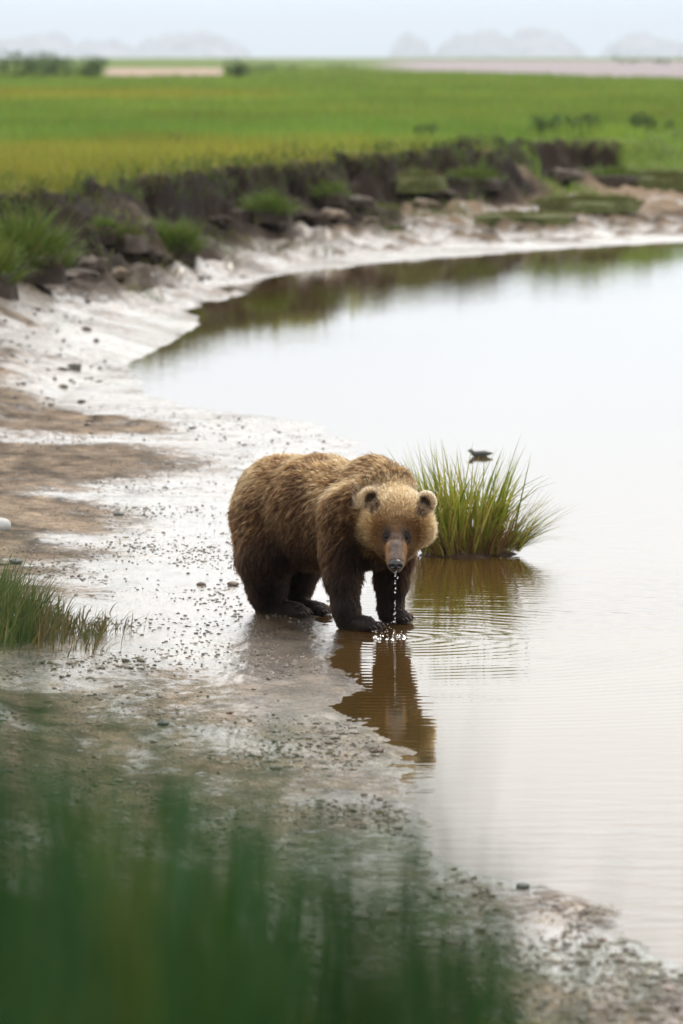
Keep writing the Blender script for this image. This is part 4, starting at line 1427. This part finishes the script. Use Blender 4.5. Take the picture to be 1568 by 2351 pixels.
DG = [(.022, .056, .013), (.040, .094, .020), (.012, .032, .010), (.085, .105, .018), (.042, .100, .042), (.018, .045, .014), (.070, .135, .060)]
fore('tall_grass', 380, (-330, 800), ([-420, 0, 120, 300, 420, 560, 700, 830], [1120, 1240, 1330, 1540, 1640, 1720, 1730, 1720]), (4.2, 6.6), (.005, .011), DG,
     'tall green grass blurred in the near left corner')
fore('low_grass', 820, (-300, 1260), ([-300, 300, 800, 1000, 1250, 1480], [1700, 1800, 1830, 1850, 1990, 2330]), (4.0, 6.4), (.005, .011), [DG[0], DG[2], DG[5], DG[3], DG[1]],
     'short blurred green grass along the near bank foot')

fore('sparse_grass', 46, (-60, 640), ([-60, 640], [1330, 1560]), (4.2, 6.0), (.004, .008), DG[1:2] + DG[3:],
     'few thin green stems rising above the tall blurred grass', tufts=16)


def bank_top():
    n = 2600
    sg = np.where(rng.random(n) < .5, -1, 1)
    x = sg * rng.uniform(1.0, 4.0, n)
    y = rng.uniform(3.0, 9.0, n)
    z, _, _ = ground(x, y, False)
    me = blade_mesh('bank_grass', np.stack([x, y, z - .02], 1), rng.uniform(.4, .95, n), rng.uniform(.006, .012, n), rng.uniform(0, 6.28, n), rng.uniform(0, .2, n), rng.uniform(.1, .8, n), pick(DG, n), seg=5, taper=5)
    link('bank_grass', me, M_fgrass, kind='stuff', label='green grass on the near bank beside the viewer', cat='grass')


bank_top()


def stalk(px, top, Y, w, label, lean=.02, n=3, c_=None):
    x = (px - 784) / FPX * Y
    z0, _, _ = ground(np.array([x]), np.array([Y]), False)
    h_ = P(px, top, Y)[2] - z0[0]
    k = n
    hh_ = h_ * np.r_[1.0, rng.uniform(.86, .98, k - 1)]
    me = blade_mesh('grass_stalk', np.stack([x + rng.normal(0, .006, k), Y + rng.normal(0, .02, k), np.full(k, z0[0] - .02)], 1), hh_, np.full(k, w) * rng.uniform(.8, 1.1, k), rng.uniform(0, 6.28, k),
                    np.full(k, lean) * rng.random(k), rng.uniform(.0, .06, k), pick(c_ or DG[:3], k), seg=7, face=rng.normal(0, .3, k), taper=7)
    link('grass_stalk', me, M_fgrass, label=label, cat='grass stalk', group='blurred stalks by the viewer')


LG = [(.10, .15, .06), (.13, .17, .08)]
stalk(1142, 1870, 6.2, .015, 'lone upright blurred stalk standing over the mud point', n=2)
stalk(1070, 2110, 5.4, .022, 'broad dark blurred stalk leaning beside the lone upright one', n=8)
stalk(1115, 2090, 6.0, .022, 'thick dark blurred blades at the foot of the lone stalk', n=8)
stalk(795, 1770, 6.2, .013, 'blurred green stalk rising clear of the tall grass edge', n=4)
stalk(1440, 2150, 5.6, .013, 'thin blurred stalk over the muddy corner', n=3)
stalk(1245, 1980, 5.0, .010, 'faint thin stalk between the water and mud point', n=2)
stalk(1350, 2060, 4.6, .008, 'faint short pale stalk at the waterline near the corner', n=2, c_=LG)
stalk(1510, 1900, 4.4, .008, 'faint pale stalk crossing the open water', n=2, c_=LG)
stalk(283, 960, 5.0, .005, 'faint thin stalk crossing the dry mud', n=1, c_=LG)
stalk(130, 1540, 5.6, .016, 'dark blurred stalk topping the tall grass mass', n=6)
stalk(640, 1900, 6.6, .014, 'dark blurred tuft inside the right part of the tall grass', n=6)

# ------------------------------------------------------------------ haze
HB = [(-26000, 26000), (-700, 26000), (-1.8, 170)]
hv = np.array([[HB[0][a], HB[1][b], HB[2][c_]] for a in (0, 1) for b in (0, 1) for c_ in (0, 1)], float)
hf = np.array([[0, 1, 3, 2], [4, 6, 7, 5], [0, 4, 5, 1], [2, 3, 7, 6], [0, 2, 6, 4], [1, 5, 7, 3]])
hm = bpy.data.materials.new('haze')
hm.use_nodes = True
hm.node_tree.nodes.clear()
ho = hm.node_tree.nodes.new('ShaderNodeOutputMaterial')
pv = hm.node_tree.nodes.new('ShaderNodeVolumePrincipled')
pv.inputs['Color'].default_value = (.80, .88, .97, 1)
pv.inputs['Density'].default_value = 0.75e-4
hm.node_tree.links.new(pv.outputs[0], ho.inputs['Volume'])
link('haze', mesh_np('haze', hv, hf, False), hm, kind='stuff', label='pale haze in the air', cat='haze')
